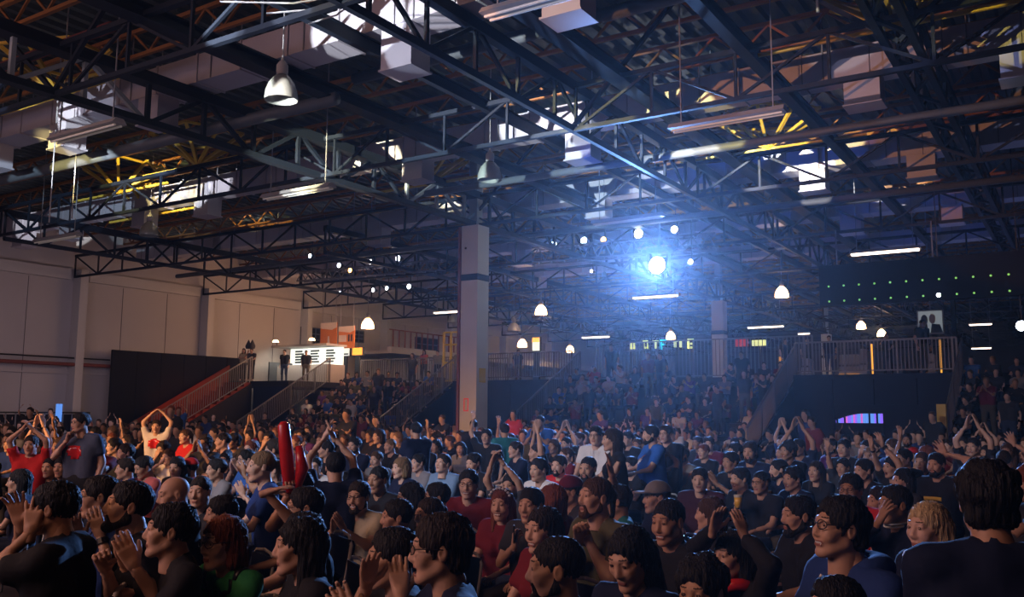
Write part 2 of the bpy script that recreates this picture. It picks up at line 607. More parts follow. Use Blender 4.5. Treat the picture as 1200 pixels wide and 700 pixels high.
for k, y in enumerate(CT):
    cross_truss(k, y)
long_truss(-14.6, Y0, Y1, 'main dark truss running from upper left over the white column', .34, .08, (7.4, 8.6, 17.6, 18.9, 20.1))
long_truss(-8.0, Y0, Y1, 'slim dark truss running into depth right of the hanging lamp', .16, .06)
long_truss(-28.6, 15, Y1, 'dark truss running into depth near the left wall', .2, .06)
long_truss(-21.6, 22, Y1, 'dark truss running into depth between wall and main truss', .2, .06)
for X, w_, lab in ((-12.2, .34, 'thick dark roof beam just right of the main truss'),
                   (-7.0, .32, 'thick dark roof beam crossing the top middle of the ceiling'),
                   (-4.62, .2, 'slim dark roof beam between the white ceiling tube and box truss'),
                   (-10.0, .12, 'thin dark roof rail halfway between the two inner trusses')):
    t = thing('roof_beam', (X, 0, ZT), lab, 'beam')
    piece('top_flange', (X, Y0, ZT + .11), (X, Y1, ZT + .11), w_, .03, 'truss_paint', t)
    piece('bottom_flange', (X, Y0, ZT - .11), (X, Y1, ZT - .11), w_, .03, 'truss_paint', t)
    piece('web_plate', (X, Y0, ZT), (X, Y1, ZT), .05, .2, 'truss_paint', t)
# box truss upper right
t = thing('box_truss', (-2.2, 0, 7.3), 'wide dark box truss running down the upper right', 'truss')
BX = [(-2.42, 8.05), (-2.0, 8.05), (-2.42, 7.55), (-2.0, 7.55)]
for X, z in BX:
    piece('chord', (X, Y0, z), (X, Y1, z), .11, .11, 'truss_paint', t)
for i in range(36):
    y = 6 + i * .95
    s = i % 2
    piece('post', (-2.42, y, 7.55), (-2.42, y, 8.05), .06, .06, 'truss_paint', t)
    piece('post', (-2.0, y, 7.55), (-2.0, y, 8.05), .06, .06, 'truss_paint', t)
    piece('lacing', (BX[2 + s][0], y, 7.55), (BX[3 - s][0], y + .95, 7.55), .06, .06, 'truss_paint', t)
    piece('diagonal', (-2.42, y, 7.55 if s else 8.05), (-2.42, y + .95, 8.05 if s else 7.55), .05, .05, 'truss_paint', t)
# knee braces from truss to truss
for k, (p0, p1) in enumerate([((-14.6, 8.3, 7.1), (-12.3, 8.3, 9.2)), ((-14.6, 8.3, 7.1), (-17.2, 8.3, 9.2)), ((-8, 8.3, 7.1), (-10, 8.3, 9.2)),
                              ((-8, 14.6, 7.1), (-5.8, 14.6, 9.2)), ((-2.2, 14.6, 7.5), (-.4, 14.6, 9.2)), ((-2.2, 14.6, 7.5), (-4.3, 14.6, 9.2)),
                              ((-14.6, 20.9, 7.4), (-12.6, 20.9, 9.2)), ((-14.6, 20.9, 7.4), (-16.9, 20.9, 9.2))]):
    piece('knee_brace', p0, p1, .07, .07, 'truss_paint')
    o = COL.objects[-1]
    tag(o, 'dark knee brace rising to the roof, %s counted from the photographer' % NUM[k], 'brace', 'knee braces')
# lattice joists under the deck (orange brown) with yellow bracing
JY = [2.2 + 2.1 * k for k in range(30)]
for k, y in enumerate(JY):
    t = thing('roof_joist', (0, y, 8.75), 'orange brown lattice joist under the roof deck, row %s' % (NUM[k] if k < 20 else 'beyond ' + NUM[k - 20]), 'joist',
              'lattice joists')
    piece('top_chord', (XW, y, 9.3), (XR, y, 9.3), .09, .08, 'joist_paint', t)
    piece('bottom_chord', (XW, y, 8.78), (XR, y, 8.78), .08, .07, 'joist_paint', t)
    wb = MB()
    x, i = XW, 0
    while x < XR - .6:
        wb.bar((x, y, 8.8 if i % 2 else 9.28), (x + .55, y, 9.28 if i % 2 else 8.8), .045, .045)
        x += .55
        i += 1
    wb.build('lattice', 'joist_paint', t, kind='stuff')
for n, (cx, cy) in enumerate([tuple(atZ(140, 212, 8.3)[:2]), tuple(atZ(500, 202, 8.3)[:2]), tuple(atZ(900, 158, 8.3)[:2]), tuple(atZ(72, 92, 8.3)[:2]),
                              tuple(atZ(1045, 8, 8.3)[:2]), tuple(atZ(178, 240, 8.3)[:2]), tuple(atZ(232, 178, 8.3)[:2])]):
    t = thing('bracing', (cx, cy, 8.1), ['yellow bracing cluster above the left duct', 'yellow bracing cluster over the white column head',
                                         'yellow bracing right of the bright ceiling patch', 'yellow bracing at upper left behind the main truss',
                                         'yellow bracing at the top right by the box truss', 'yellow bracing over the left hanging lamp',
                                         'small yellow bracing beyond the blue beam'][n], 'bracing')
    for i in range(9):
        a = i * .7 + n
        hx = math.cos(a) * 1.25
        hy = math.sin(a) * 1.15
        piece('strut', (cx, cy, 7.95), (cx + hx, cy + hy, 8.72), .07, .07, 'brace_paint', t)
        if i % 2 == 0:
            piece('tie', (cx + hx, cy + hy, 8.72), (cx + math.cos(a + 1.4) * 1.25, cy + math.sin(a + 1.4) * 1.15, 8.72), .055, .055, 'brace_paint', t)
    piece('ridge_tie', (cx - 2.2, cy, 7.95), (cx + 2.2, cy, 7.95), .06, .06, 'brace_paint', t)


# ------------------------------------------------------------------ ducts, pipes, cables
def duct(y, x0, x1, z, hh, ww, lab, drops, k):
    t = thing('air_duct', (x0, y, z), lab, 'duct')
    L = 1.22
    n = max(1, int((x1 - x0) / L))
    st = (x1 - x0) / n
    for i in range(n):
        a = x0 + i * st
        b = MB().box((a + .012, y, z), (a + st - .012, y + ww, z + hh))
        b.box((a + st - .03, y - .025, z - .025), (a + st, y + ww + .025, z + hh + .025))
        b.build('duct_section', 'duct_steel', t)
    for i, (dx, dz, dw) in enumerate(drops):
        b = MB().box((dx, y + .03, z - dz), (dx + dw, y + .53, z))
        b.box((dx - .03, y, z - dz - .03), (dx + dw + .03, y + .56, z - dz))
        b.build('outlet', 'duct_steel', t)
    for i in range(0, n, 2):
        a = x0 + i * st + .4
        piece('hanger', (a, y - .02, z), (a, y - .02, 9.42), .02, .02, 'conduit', t)
        piece('hanger', (a, y + ww + .02, z), (a, y + ww + .02, 9.42), .02, .02, 'conduit', t)


DL = ['nearest steel air duct, crossing the upper left corner', 'second steel air duct, with hanging box outlets, crossing the whole roof', 'third steel air duct, behind the main column head',
      'fourth steel air duct, over the far crowd', 'fifth steel air duct, over the grandstands']
DR = [[-22.3, -19.3, -16.1, -9.6, -6.5], [-32.2, -29.3, -25.3, -22.3, -14.3, -9.6, -3.6, -1.0], [-21, -12.4, -6.1, -3.5], [-19, -12, -6.5, -3.6], [-22, -16, -9]]
for k in range(5):
    duct(10.9 + 6.25 * k, XW + .6, 8, 8.05, .55, .66, DL[k], [(x, .55 if x != -9.6 else .72, .64) for x in DR[k]], k)


for n, (y, z, x0, x1, r, m) in enumerate([(12.4, 7.75, -31, -12, .13, 'pipe_grey'), (8.9, 8.35, -33, -14, .1, 'pipe_red'), (12.9, 8.3, -12, 8, .12, 'pipe_grey'),
                                          (18.3, 7.4, -14.4, 6, .09, 'pipe_grey'), (24.0, 7.3, -32, 8, .09, 'pipe_grey'), (5.4, 8.4, -20, -2, .09, 'pipe_red')]):
    tag(MB().tube([(x0, y, z), (x1, y, z)], r, 10).build('roof_pipe', m, smooth=True),
        ['grey round pipe crossing between the two left ducts', 'dark red pipe in the upper left corner of the roof',
         'grey round pipe across the upper middle ceiling', 'thin grey pipe across the middle right ceiling',
         'long thin grey pipe behind the white column', 'red sprinkler pipe at the very top of the roof'][n], 'pipe', 'roof pipes')
for n, (px, py, Y) in enumerate([(554, 92, 8.3), (430, 95, 8.3)]):
    for k in range(3):
        q = atY(px, py, Y)
        q[2] = 7.1
        e = q + np.array([-1.9 if n else 1.4, -.8 + .8 * k, .15 * k])
        tag(MB().tube([q, (q + e) / 2 - np.array([0, 0, .1]), e], .012, 5).build('cable', 'conduit'),
            ['slack pale cable strung off the slim truss node, %s strand' % NUM[k], 'slack cable left of the slim truss node, %s strand' % NUM[k]][n], 'cable', 'roof cables')


# ------------------------------------------------------------------ ceiling tubes and hanging lamps
def tube_light(x, y, z, L, on, lab):
    t = thing('ceiling_tube', (x, y, z), lab, 'light')
    b = MB().prism([(y - .14, z), (y + .14, z), (y + .07, z + .09), (y - .07, z + .09)], x - L / 2, x + L / 2, 'x')
    b.build('housing', 'fixture_white', t)
    for s in (-.06, .06):
        MB().tube([(x - L / 2 + .04, y + s, z - .03), (x + L / 2 - .04, y + s, z - .03)], .019 if on < 1 else .03, 8).build('tube', ['tube_dim', 'tube_on', 'tube_on'][on], t)
    for s in (-.4, .4):
        piece('hanger', (x + s * L, y, z + .09), (x + s * L, y, 9.42), .018, .018, 'conduit', t)


for (x, y, z, L, on, lab) in [(-14.45, 8.82, 6.5, 1.95, 0, 'unlit ceiling tube fixture at upper left below the main truss'),
                              (-5.0, 8.65, 6.5, 1.9, 0, 'unlit ceiling tube fixture at the top middle edge'),
                              (-24.3, 14.2, 6.5, 2.1, 0, 'ceiling tube fixture by the left wall under the second duct'),
                              (-14.5, 13.86, 6.5, 2.1, 0, 'ceiling tube fixture left of the main truss, over the middle'),
                              (-4.8, 14.0, 6.5, 1.95, 0, 'pale ceiling tube fixture in the upper right'),
                              (-4.9, 28.0, 6.5, 1.95, 1, 'twin ceiling tube above the black panel'),
                              (-14.9, 34.2, 6.5, 2.0, 2, 'lit ceiling tube right below the beam lamp'),
                              (-25.6, 34.6, 6.5, 2.0, 2, 'lit ceiling tube left of the white column'),
                              (-9.9, 21.0, 6.7, 2.0, 0, 'unlit ceiling tube in the middle behind the second lamp')]:
    tube_light(x, y, z, L, on, lab)
for n, (px, py, D, Lp) in enumerate([(698, 395, 52, 36), (897, 383, 47, 43), (1149, 380, 45, 25), (1150, 408, 52, 22), (942, 391, 60, 14), (1035, 371, 60, 20),
                                     (425, 250, 30, 34), (915, 291, 30, 12)]):
    q = atD(px, py, D)
    tube_light(q[0], q[1], q[2], Lp * D / FPX, 2 if n < 6 else 0,
               ['far lit tube left of the blue haze', 'far lit tube above the centre grandstand fence', 'far lit tube right of the hanging portrait',
                'lower far lit tube right of the hanging portrait', 'tiny far lit tube above the right platform', 'tiny far lit tube under the black panel',
                'dim tube in the shade left of the column head', 'dim tube crossing the far truss on the right'][n])


def bay_lamp(px, py, D, on, lab, r=.26):
    q = atD(px, py, D)
    x, y, z = q
    t = thing('hanging_lamp', (x, y, z), lab, 'lamp')
    prof = [(r, -.22), (r * 1.02, -.19), (r * .98, -.08), (r * .82, .05), (r * .5, .16), (r * .3, .2)]
    m = {0: 'lamp_glass', 1: 'lamp_warm'}[on]
    MB().lathe(prof + [(r * .28, .19), (r * .48, .14), (r * .78, .04), (r * .94, -.08), (r * .97, -.22), (r, -.22)], (x, y, z), 24).build('reflector', m, t, smooth=True)
    MB().lathe([(0, .2), (r * .33, .2), (r * .36, .26), (r * .36, .36), (r * .2, .42), (.02, .45), (.02, .5), (0, .5)], (x, y, z), 16).build('ballast', 'fixture_white', t, smooth=True)
    piece('cord', (x, y, z + .5), (x, y, 9.42), .015, .015, 'conduit', t)
    if on:
        MB().lathe([(0, .12), (.07, .1), (.08, 0), (.05, -.1), (0, -.12)], (x, y, z), 12).build('bulb', 'lamp_warm', t, smooth=True)
        point('hanging_lamp_light', (x, y, z - .35), 130, (1, .58, .3), .2)


bay_lamp(330, 102, 14.5, 0, 'large unlit glass lamp hanging at upper left')
bay_lamp(574, 200, 20, 0, 'unlit glass lamp hanging beside the main truss, upper middle', .27)
bay_lamp(175, 268, 27, 0, 'unlit lamp hanging in front of the left duct', .27)
bay_lamp(1199, 108, 19, 0, 'lamp cut by the right edge of the picture', .27)
for (px, py, D, lab) in [(634, 363, 40, 'lit warm lamp right of the white column'), (431, 379, 38, 'lit warm lamp above the orange banners'),
                         (916, 342, 36, 'lit warm lamp left of the black panel'), (786, 393, 52, 'small lit warm lamp straight below the beam lamp'),
                         (668, 409, 60, 'low far lit lamp above the centre stand fence'), (1009, 381, 52, 'far lit lamp above the right platform, upper one'),
                         (1033, 390, 56, 'far lit lamp above the right platform, lower one'), (612, 402, 50, 'lit lamp beside the red and white sign')]:
    bay_lamp(px, py, D, 1, lab)
for n, (px, py, D) in enumerate([(602, 383, 42), (708, 330, 40), (532, 373, 45)]):
    bay_lamp(px, py, D, 0, ['unlit far lamp just right of the white column', 'unlit far lamp left of the beam lamp', 'unlit far lamp just left of the white column'][n], .3)

# ------------------------------------------------------------------ stage rig: lattice trusses with small lamps
def rig(a, b, s, lab, n):
    t = thing('lighting_truss', a, lab, 'truss')
    a = np.asarray(a, float)
    b = np.asarray(b, float)
    o4 = [np.array([0, sy * s / 2, sz * s / 2]) for sy, sz in ((-1, -1), (1, -1), (1, 1), (-1, 1))]
    for o in o4:
        piece('chord', a + o, b + o, .05, .05, 'rail_steel', t)
    wb = MB()
    for i in range(n):
        p = a + (b - a) * i / n
        q = a + (b - a) * (i + 1) / n
        for j in (0, 2, 3):
            o, r = (o4[j], o4[(j + 1) % 4]) if i % 2 else (o4[(j + 1) % 4], o4[j])
            wb.bar(p + o, q + r, .03, .03)
    wb.build('lacing', 'rail_steel', t, kind='stuff')


rig(atY(352, 325, 27), atY(520, 311, 27), .38, 'pale lighting truss left of the white column', 30)
rig(atY(628, 300, 27), atY(842, 284, 27), .5, 'pale lighting truss behind the beam lamp', 26)
for n, (px, py, Y, m, r, lab) in enumerate([
        (363, 300, 27, 'lamp_cool', .09, 'small cool spotlight, leftmost on the left lighting truss'), (397, 311, 27, 'lamp_cool', .10, 'small cool spotlight just left of the amber one'),
        (410, 317, 27, 'lamp_amber', .10, 'small amber spotlight on the left lighting truss'), (434, 307, 27, 'lamp_cool', .10, 'small cool spotlight right of the amber one'),
        (466, 303, 27, 'lamp_cool', .12, 'bright cool spotlight over the left lighting truss'), (398, 343, 31, 'lamp_cool', .07, 'tiny cool spotlight, lower row, leftmost'),
        (437, 340, 31, 'lamp_cool', .09, 'small cool spotlight, lower row, second'), (453, 338, 31, 'lamp_cool', .09, 'small cool spotlight, lower row, third'),
        (479, 336, 31, 'lamp_cool', .11, 'small cool spotlight, lower row, rightmost'), (649, 286, 27, 'lamp_cool', .11, 'small cool spotlight, leftmost on the right lighting truss'),
        (684, 282, 27, 'lamp_cool', .12, 'small cool spotlight, second on the right lighting truss'), (707, 281, 27, 'lamp_amber', .10, 'small warm spotlight on the right lighting truss'),
        (748, 274, 27, 'lamp_cool', .16, 'bright cool spotlight just left above the beam lamp'), (790, 269, 27, 'lamp_cool', .12, 'small cool spotlight just right above the beam lamp'),
        (693, 318, 31, 'lamp_cool', .06, 'tiny spotlight below the right lighting truss'), (809, 307, 26, 'lamp_cool', .08, 'tiny spotlight right of the beam lamp'),
        (1100, 346, 27, 'lamp_cool', .07, 'tiny spotlight at the lower edge of the black panel'), (1197, 382, 27, 'lamp_cool', .14, 'cool lamp at the right picture edge')]):
    q = atY(px, py, Y)
    t = thing('spotlight', q, lab, 'lamp', 'small show spotlights')
    MB().lathe([(0, .30), (r * .7, .28), (r, .1), (r * 1.05, 0), (r * .98, 0)], q, 14, 'y').build('can', 'plastic_black', t, smooth=True)
    MB().lathe([(0, -.02), (r * .6, -.015), (r * .95, .01)], q, 14, 'y').build('lens', m, t, smooth=True)
    piece('yoke', q + np.array([0, .14, r]), q + np.array([0, .14, r + .22]), .03, .04, 'plastic_black', t)
    if q[2] < 9:
        piece('drop_pole', q + np.array([0, .14, r + .2]), (q[0], q[1] + .14, 9.42), .025, .025, 'plastic_black', t)
t = thing('beam_lamp', BEAM, 'blazing white moving head lamp facing the photographer under the roof', 'lamp')
q = BEAM
MB().lathe([(0, .42), (.2, .4), (.26, .2), (.27, 0), (.245, 0)], q, 24, 'y').build('head', 'plastic_black', t, smooth=True)
MB().lathe([(0, -.05), (.15, -.03), (.25, .01)], q, 24, 'y').build('lens', 'beam_lens', t, smooth=True)
MB().box((q[0] - .34, q[1] + .05, q[2] - .1), (q[0] - .28, q[1] + .25, q[2] + .42)).build('yoke_arm', 'plastic_black', t)
MB().box((q[0] + .28, q[1] + .05, q[2] - .1), (q[0] + .34, q[1] + .25, q[2] + .42)).build('yoke_arm', 'plastic_black', t)
MB().box((q[0] - .34, q[1] + .0, q[2] + .40), (q[0] + .34, q[1] + .35, q[2] + .56)).build('base', 'plastic_black', t)
piece('drop_pole', q + np.array([0, .17, .56]), (q[0], q[1] + .17, 9.42), .06, .06, 'plastic_black', t)

# black panel with green lights, upper right
t = thing('led_panel', (-6.6, 27.1, 4.9), 'long black hanging panel with two rows of tiny green lights', 'panel')
pz0, pz1 = atY(960, 359, 27.0)[2], atY(960, 312, 27.0)[2]
px0 = atY(960, 335, 27.0)[0]
MB().box((px0, 27.0, pz0), (1.5, 27.25, pz1)).build('panel_body', 'drape', t)
ledm = MB().lathe([(0, -.012), (.022, -.008), (.03, 0)], (0, 0, 0), 8, 'y').mesh('green_light', 'led_green')
for r in range(2):
    for k in range(20):
        link('green_light', ledm, t, Matrix.Translation((px0 + .27 + k * .42, 26.99, pz0 + .12 + r * .44)))
for x in (px0 + .5, -3.5, -.5):
    piece('hanger', (x, 27.1, pz1), (x, 27.1, 7.1), .03, .03, 'conduit', t)
# thin rods hanging at the upper right
tag(MB().tube([(-2.85, 12.2, 9.42), (-2.85, 12.2, 7.2)], .025, 6).build('hanging_rod', 'conduit'), 'thin steel rod hanging to a duct box, upper right', 'rod')
for n, (px, py, D, z1) in enumerate([(62, 200, 19, 5.6), (88, 200, 21, 6.1)]):
    q = atD(px, py, D)
    tag(MB().tube([(q[0], q[1], 9.42), (q[0], q[1], z1)], .014, 6).build('hanging_rod', 'conduit'), ['thin wire hanging left of the upper left ceiling tube', 'short wire hanging behind the upper left ceiling tube'][n], 'rod')
t = thing('loudspeaker', atY(372, 318, 30), 'dark loudspeaker box hanging far left of the column', 'speaker')
q = atY(372, 306, 30)
MB().box(q - .3, q + .3).build('cabinet', 'plastic_black', t)
MB().lathe([(0, -.02), (.2, -.01), (.24, 0)], (q[0], q[1] - .31, q[2]), 16, 'y').build('cone', 'pipe_grey', t)
piece('drop_pole', (q[0], q[1], q[2] + .3), (q[0], q[1], 9.42), .04, .04, 'plastic_black', t)

# ------------------------------------------------------------------ grandstands, platform, railings
ZP, YF, NR = 3.05, 26.2, 7


def tread_z(y):
    return max(.2, min(ZP, .2 + (y - YF) * (ZP - .2) / 5.6))


def railing(pts, lab, gap=.115, h=1.1, m='rail_steel', limit=280, step=.115):
    """pts: floor line; steel rail with posts, top and bottom rail and thin balusters"""
    pts = [np.asarray(p, float) for p in pts]
    t = thing('railing', pts[0], lab, 'railing')
    up = np.array([0, 0, h])
    lo = np.array([0, 0, .12])
    tot = sum(np.linalg.norm(b - a) for a, b in zip(pts, pts[1:]))
    step = max(step, tot / limit)
    for a, b in zip(pts, pts[1:]):
        L = np.linalg.norm(b - a)
        piece('top_rail', a + up, b + up, .05, .05, m, t)
        piece('bottom_rail', a + lo, b + lo, .04, .04, m, t)
        n = max(2, int(L / step))
        for i in range(n + 1):
            p = a + (b - a) * i / n
            if i % 14 == 0 or i == n:
                piece('post', p, p + up, .055, .055, m, t)
            else:
                piece('baluster', p + lo, p + up, .026, .026, m, t)
    return t


def stand(name, xa, xb, lab, side=(True, True)):
    t = thing('grandstand', ((xa + xb) / 2, YF, 0), lab, 'grandstand')
    for k in range(NR):
        y = YF + k * .8
        z = .2 + (ZP - .2) * k / NR
        MB().box((xa, y, max(0, z - .45)), (xb, y + .82, z)).build('tier', 'step_black', t)
    for s, x in ((side[0], xa), (side[1], xb)):
        if s:
            MB().prism([(YF - .1, 0), (YF + 5.6, 0), (YF + 5.6, ZP), (YF - .1, .15)], x - .03, x + .03, 'x').build('side_panel', 'navy_panel', t)
    return t


ST = {'left': (-29.3, -23.0), 'centre': (-17.1, -8.6), 'right': (-3.4, 6.0)}
stand('left', *ST['left'], 'left grandstand of black tiers below the orange banners')
stand('centre', *ST['centre'], 'centre grandstand of black tiers under the beam lamp')
stand('right', *ST['right'], 'right grandstand of black tiers at the right picture edge')
YP = 31.3
pl = thing('platform', (-10, YP, 0), 'raised dark platform behind the grandstands', 'platform')
MB().box((XW + .8, YP + .6, ZP - .25), (9, 47, ZP)).build('deck', 'step_black', pl)
for xa, xb in ((-23.0, -17.1), (-8.6, -3.4)):
    n = 4
    for i in range(n):
        a, b2 = xa + (xb - xa) * i / n, xa + (xb - xa) * (i + 1) / n
        if xa < -20 or i not in (1, 2):
            MB().box((a + .01, YP, 0), (b2 - .01, YP + .12, ZP)).build('front_panel', 'navy_panel', pl)
        else:
            MB().box((a + .01, YP, 2.05), (b2 - .01, YP + .12, ZP)).build('front_panel', 'navy_panel', pl)
    MB().box((xa, YP - .02, ZP - .16), (xb, YP + .5, ZP)).build('edge_beam', 'navy_panel', pl)
# passage with LED wall below the right gap
xa, xb = -7.3, -6.0
led = thing('led_wall', (-6.7, YP + .4, 0), 'arched glimpse of purple and blue stage lights under the platform', 'screen')
cx0, cx1 = atY(978, 492, YP + .3)[0], atY(1036, 492, YP + .3)[0]
zt = atY(1036, 485, YP + .3)[2]
zl = atY(980, 493, YP + .3)[2]
N = 26
for i in range(N):
    u0, u1 = i / N, (i + 1) / N
    top = zl + (zt - zl) * math.sin(min(1, u0 * 1.6 + .02) * math.pi / 2)
    m = ['led_purple', 'led_blue', 'led_purple', 'led_blue', 'led_magenta', 'drape', 'led_blue'][(i * 5 + i // 3) % 7]
    MB().box((cx0 + (cx1 - cx0) * u0, YP + .3, 1.45), (cx0 + (cx1 - cx0) * u1 - .01, YP + .36, top)).build('led_strip', m, led)
ap = MB()
prev = None
for i in range(17):   # arched surround
    u = i / 16
    z = zl + (zt - zl) * math.sin(min(1, u * 1.6 + .02) * math.pi / 2) + .02
    xq = cx0 + (cx1 - cx0) * u
    if prev:
        ap.quadset([(prev[0], YP + .13, prev[1]), (xq, YP + .13, z), (xq, YP + .13, 2.1), (prev[0], YP + .13, 2.1),
                    (prev[0], YP + .29, prev[1]), (xq, YP + .29, z), (xq, YP + .29, 2.1), (prev[0], YP + .29, 2.1)],
                   [(0, 1, 2, 3), (7, 6, 5, 4), (0, 4, 5, 1), (3, 2, 6, 7), (0, 3, 7, 4), (1, 5, 6, 2)])
    prev = (xq, z)
ap.build('arch_surround', 'navy_panel', pl)
MB().box((-7.3, YP + .13, 0), (cx0, YP + .29, 2.1)).build('jamb', 'navy_panel', pl)
MB().box((cx1, YP + .13, 0), (-4.6, YP + .29, 2.1)).build('jamb', 'navy_panel', pl)

SL = lambda x, ya, yb, off=0: [(x, ya, tread_z(ya) + off), (x, yb, tread_z(yb) + off)]
railing([(-23.0, 26.3, .2), (-23.0, 31.6, ZP)], 'steel railing down the right side of the left grandstand')
railing([(-29.3, 25.2, .2), (-29.3, 30.4, ZP)], 'steel railing down the left side of the left grandstand')
railing([(-17.1, 26.2, .2), (-17.1, 31.8, ZP)], 'steel railing down the left side of the centre grandstand')
railing([(-8.6, 26.2, .2), (-8.6, 31.8, ZP)], 'steel railing down the right side of the centre grandstand')
railing([(-3.4, 26.2, .2), (-3.4, 31.8, ZP)], 'steel railing down the left side of the right grandstand')
railing([(-22.9, YP, ZP), (-17.2, YP, ZP)], 'steel railing on the platform edge behind the white column')
railing([(-8.5, YP, ZP), (-3.5, YP, ZP)], 'steel railing on the platform edge above the purple lights')
railing([(-17.1, 33.2, ZP), (-8.4, 33.2, ZP)], 'tall grey fence along the back of the centre grandstand', h=1.5, step=.15)
railing([(-29.2, 32.4, ZP), (-23.0, 32.4, ZP)], 'steel fence along the back of the left grandstand', h=1.1, step=.13)
t = railing([(-22.9, 35.5, ZP), (-29, 35.5, ZP)], 'dark fence on the platform below the far balcony', h=1.2, step=.13)

# yellow post at the foot of the right stair
q = atY(1104, 490, 25.6)
t = thing('bollard', (q[0], q[1], 0), 'tall yellow post at the foot of the right railing', 'post')
piece('post_body', (q[0], q[1], .55), (q[0], q[1], q[2] + .35), .22, .2, 'yellow_paint', t)
piece('pole', (q[0], q[1], 0), (q[0], q[1], .55), .12, .12, 'rail_steel', t)

# left stairs with red treads, dark drape wall behind
t = thing('drape_wall', (XW + .4, 26, 0), 'tall black drape panel in front of the left wall', 'panel')
for i in range(6):
    y = 22.5 + i * 1.18
    MB().box((XW + .62, y + .01, 0), (XW + .70, y + 1.17, 4.2)).build('drape_panel', 'drape', t)
t = thing('staircase', (-32, 23, 0), 'red lit staircase climbing in front of the black drape', 'stairs')
for k in range(15):
    y = 22.6 + k * .36
    MB().box((-33.2, y, 0), (-31.8, y + .37, .2 + k * .2)).build('step', 'stair_red', t)
MB().prism([(22.4, 0), (28.0, 0), (28.0, ZP - .1), (22.6, .1)], -31.78, -31.7, 'x').build('stringer', 'step_black', t)
MB().prism([(22.6, .1), (28.0, ZP - .1), (28.0, ZP + .75), (22.6, .95)], -33.3, -33.22, 'x').build('inner_side', 'stair_red', t)
railing([(-31.75, 23.0, .4), (-31.75, 28.0, ZP)], 'railing up the red staircase on the far left', m='rail_steel', step=.13)
MB().box((XW + .8, 28.0, ZP - .25), (-29.4, YP + .44, ZP)).build('landing', 'step_black', pl)
MB().box((-31.6, 28.0, 0), (-29.4, 28.1, ZP - .25)).build('front_panel', 'navy_panel', pl)
spot('stair_red_light', (-27, 19, 4.5), (-33.0, 25.6, 1.9), 900, (1.0, .20, .05), 24, .6)
MB().box((XW + .84, 30.8, ZP), (XW + .92, 35, 4.1)).build('screen_panel', 'pipe_grey', label='low grey panel on the platform left of the kiosk', cat='panel')

# far balcony along the left wall and crane-like yellow frame
t = thing('balcony', (-31.5, 38, 4.6), 'pale concrete balcony along the far left wall', 'balcony')
piece('slab_edge', (-31.4, 37, 5.0), (-31.4, 62, 5.0), .3, .35, 'column_paint', t)
piece('slab', (-32.95, 37, 4.9), (-32.95, 62, 4.9), 3.2, .15, 'wall_paint', t)
for i in range(18):
    piece('baluster', (-31.4, 37.3 + i * .5, 5.15), (-31.4, 37.3 + i * .5, 6.1), .06, .06, 'pipe_red', t)
piece('handrail', (-31.4, 37, 6.1), (-31.4, 46, 6.1), .06, .06, 'pipe_red', t)
t = thing('scaffold', (-23, 33, ZP), 'yellow scaffold frame just left of the white column', 'scaffold')
q0, q1 = atY(520, 420, 32.3), atY(545, 420, 32.3)
for i, x in enumerate(np.linspace(q0[0], q1[0], 4)):
    piece('upright', (x, 32.3, ZP - .3), (x, 32.3, 5.25), .09, .09, 'brace_paint', t)
    piece('upright', (x, 33.5, ZP - .3), (x, 33.5, 5.25), .09, .09, 'brace_paint', t)
for z in (ZP + .05, 3.9, 4.7, 5.25):
    piece('ledger', (q0[0], 32.3, z), (q1[0] + .2, 32.3, z), .08, .08, 'brace_paint', t)
    piece('ledger', (q0[0], 33.5, z), (q1[0] + .2, 33.5, z), .08, .08, 'brace_paint', t)
for n, (xa, xb) in enumerate([(-27.2, -25.6), (-25.2, -23.6)]):
    tb = thing('covered_table', ((xa + xb) / 2, 34.2, ZP), ['white covered table on the platform, left one', 'white covered table on the platform beside the scaffold'][n], 'table')
    MB().prism([(xa, ZP), (xb, ZP), (xb - .15, ZP + .75), (xb - .5, ZP + .95), (xa + .5, ZP + .95), (xa + .15, ZP + .75)], 33.8, 34.7).build('cloth', 'white_cloth', tb)
    MB().lathe([(0, 0), (.3, 0), (.3, .28), (.12, .34), (0, .34)], ((xa + xb) / 2 - .5, 34.2, ZP + .95), 12).build('lid', 'white_cloth', tb)

# lit kiosk with menu boards, banners
K = 31.3
c0, c1 = atY(323, 408, K), atY(383, 442, K)
t = thing('kiosk', ((c0[0] + c1[0]) / 2, K, ZP), 'brightly lit white kiosk with dark menu lines, left platform', 'kiosk')
MB().box((c0[0], K, ZP), (c1[0], K + 1.2, ZP + .9)).build('counter', 'tile_white', t)
MB().box((c0[0], K + 1.0, ZP + .9), (c1[0], K + 1.1, c0[2])).build('back_wall', 'sign_white', t)
MB().box((c0[0] - .1, K - .2, c0[2]), (c1[0] + .1, K + 1.2, c0[2] + .1)).build('canopy', 'fixture_white', t)
for i in range(5):
    for j in range(3):
        xx = c0[0] + (c1[0] - c0[0]) * (.1 + j * .3)
        zz = ZP + 1.05 + i * (c0[2] - ZP - 1.1) / 5
        MB().box((xx, K + .97, zz), (xx + .5 + .1 * ((i + j) % 2), K + .995, zz + .09)).build('menu_line', 'kiosk_text', t)
for x in (c0[0] + .8, c1[0] - .3):
    MB().tube([(x - .5, K - .2, c0[2] + .12), (x - .3, K - .4, c0[2] + .35), (x, K - .7, c0[2] + .3)], .025, 6).build('lamp_arm', 'rail_steel', t)
    MB().lathe([(0, .06), (.1, .04), (.16, -.05), (0, -.06)], (x, K - .75, c0[2] + .26), 12).build('lamp_head', 'lamp_warm', t)
area('kiosk_light', ((c0[0] + c1[0]) / 2, K - .3, c0[2] - .1), ((c0[0] + c1[0]) / 2, K + .5, ZP), 60, (1, .9, .75), 3.5, .5)
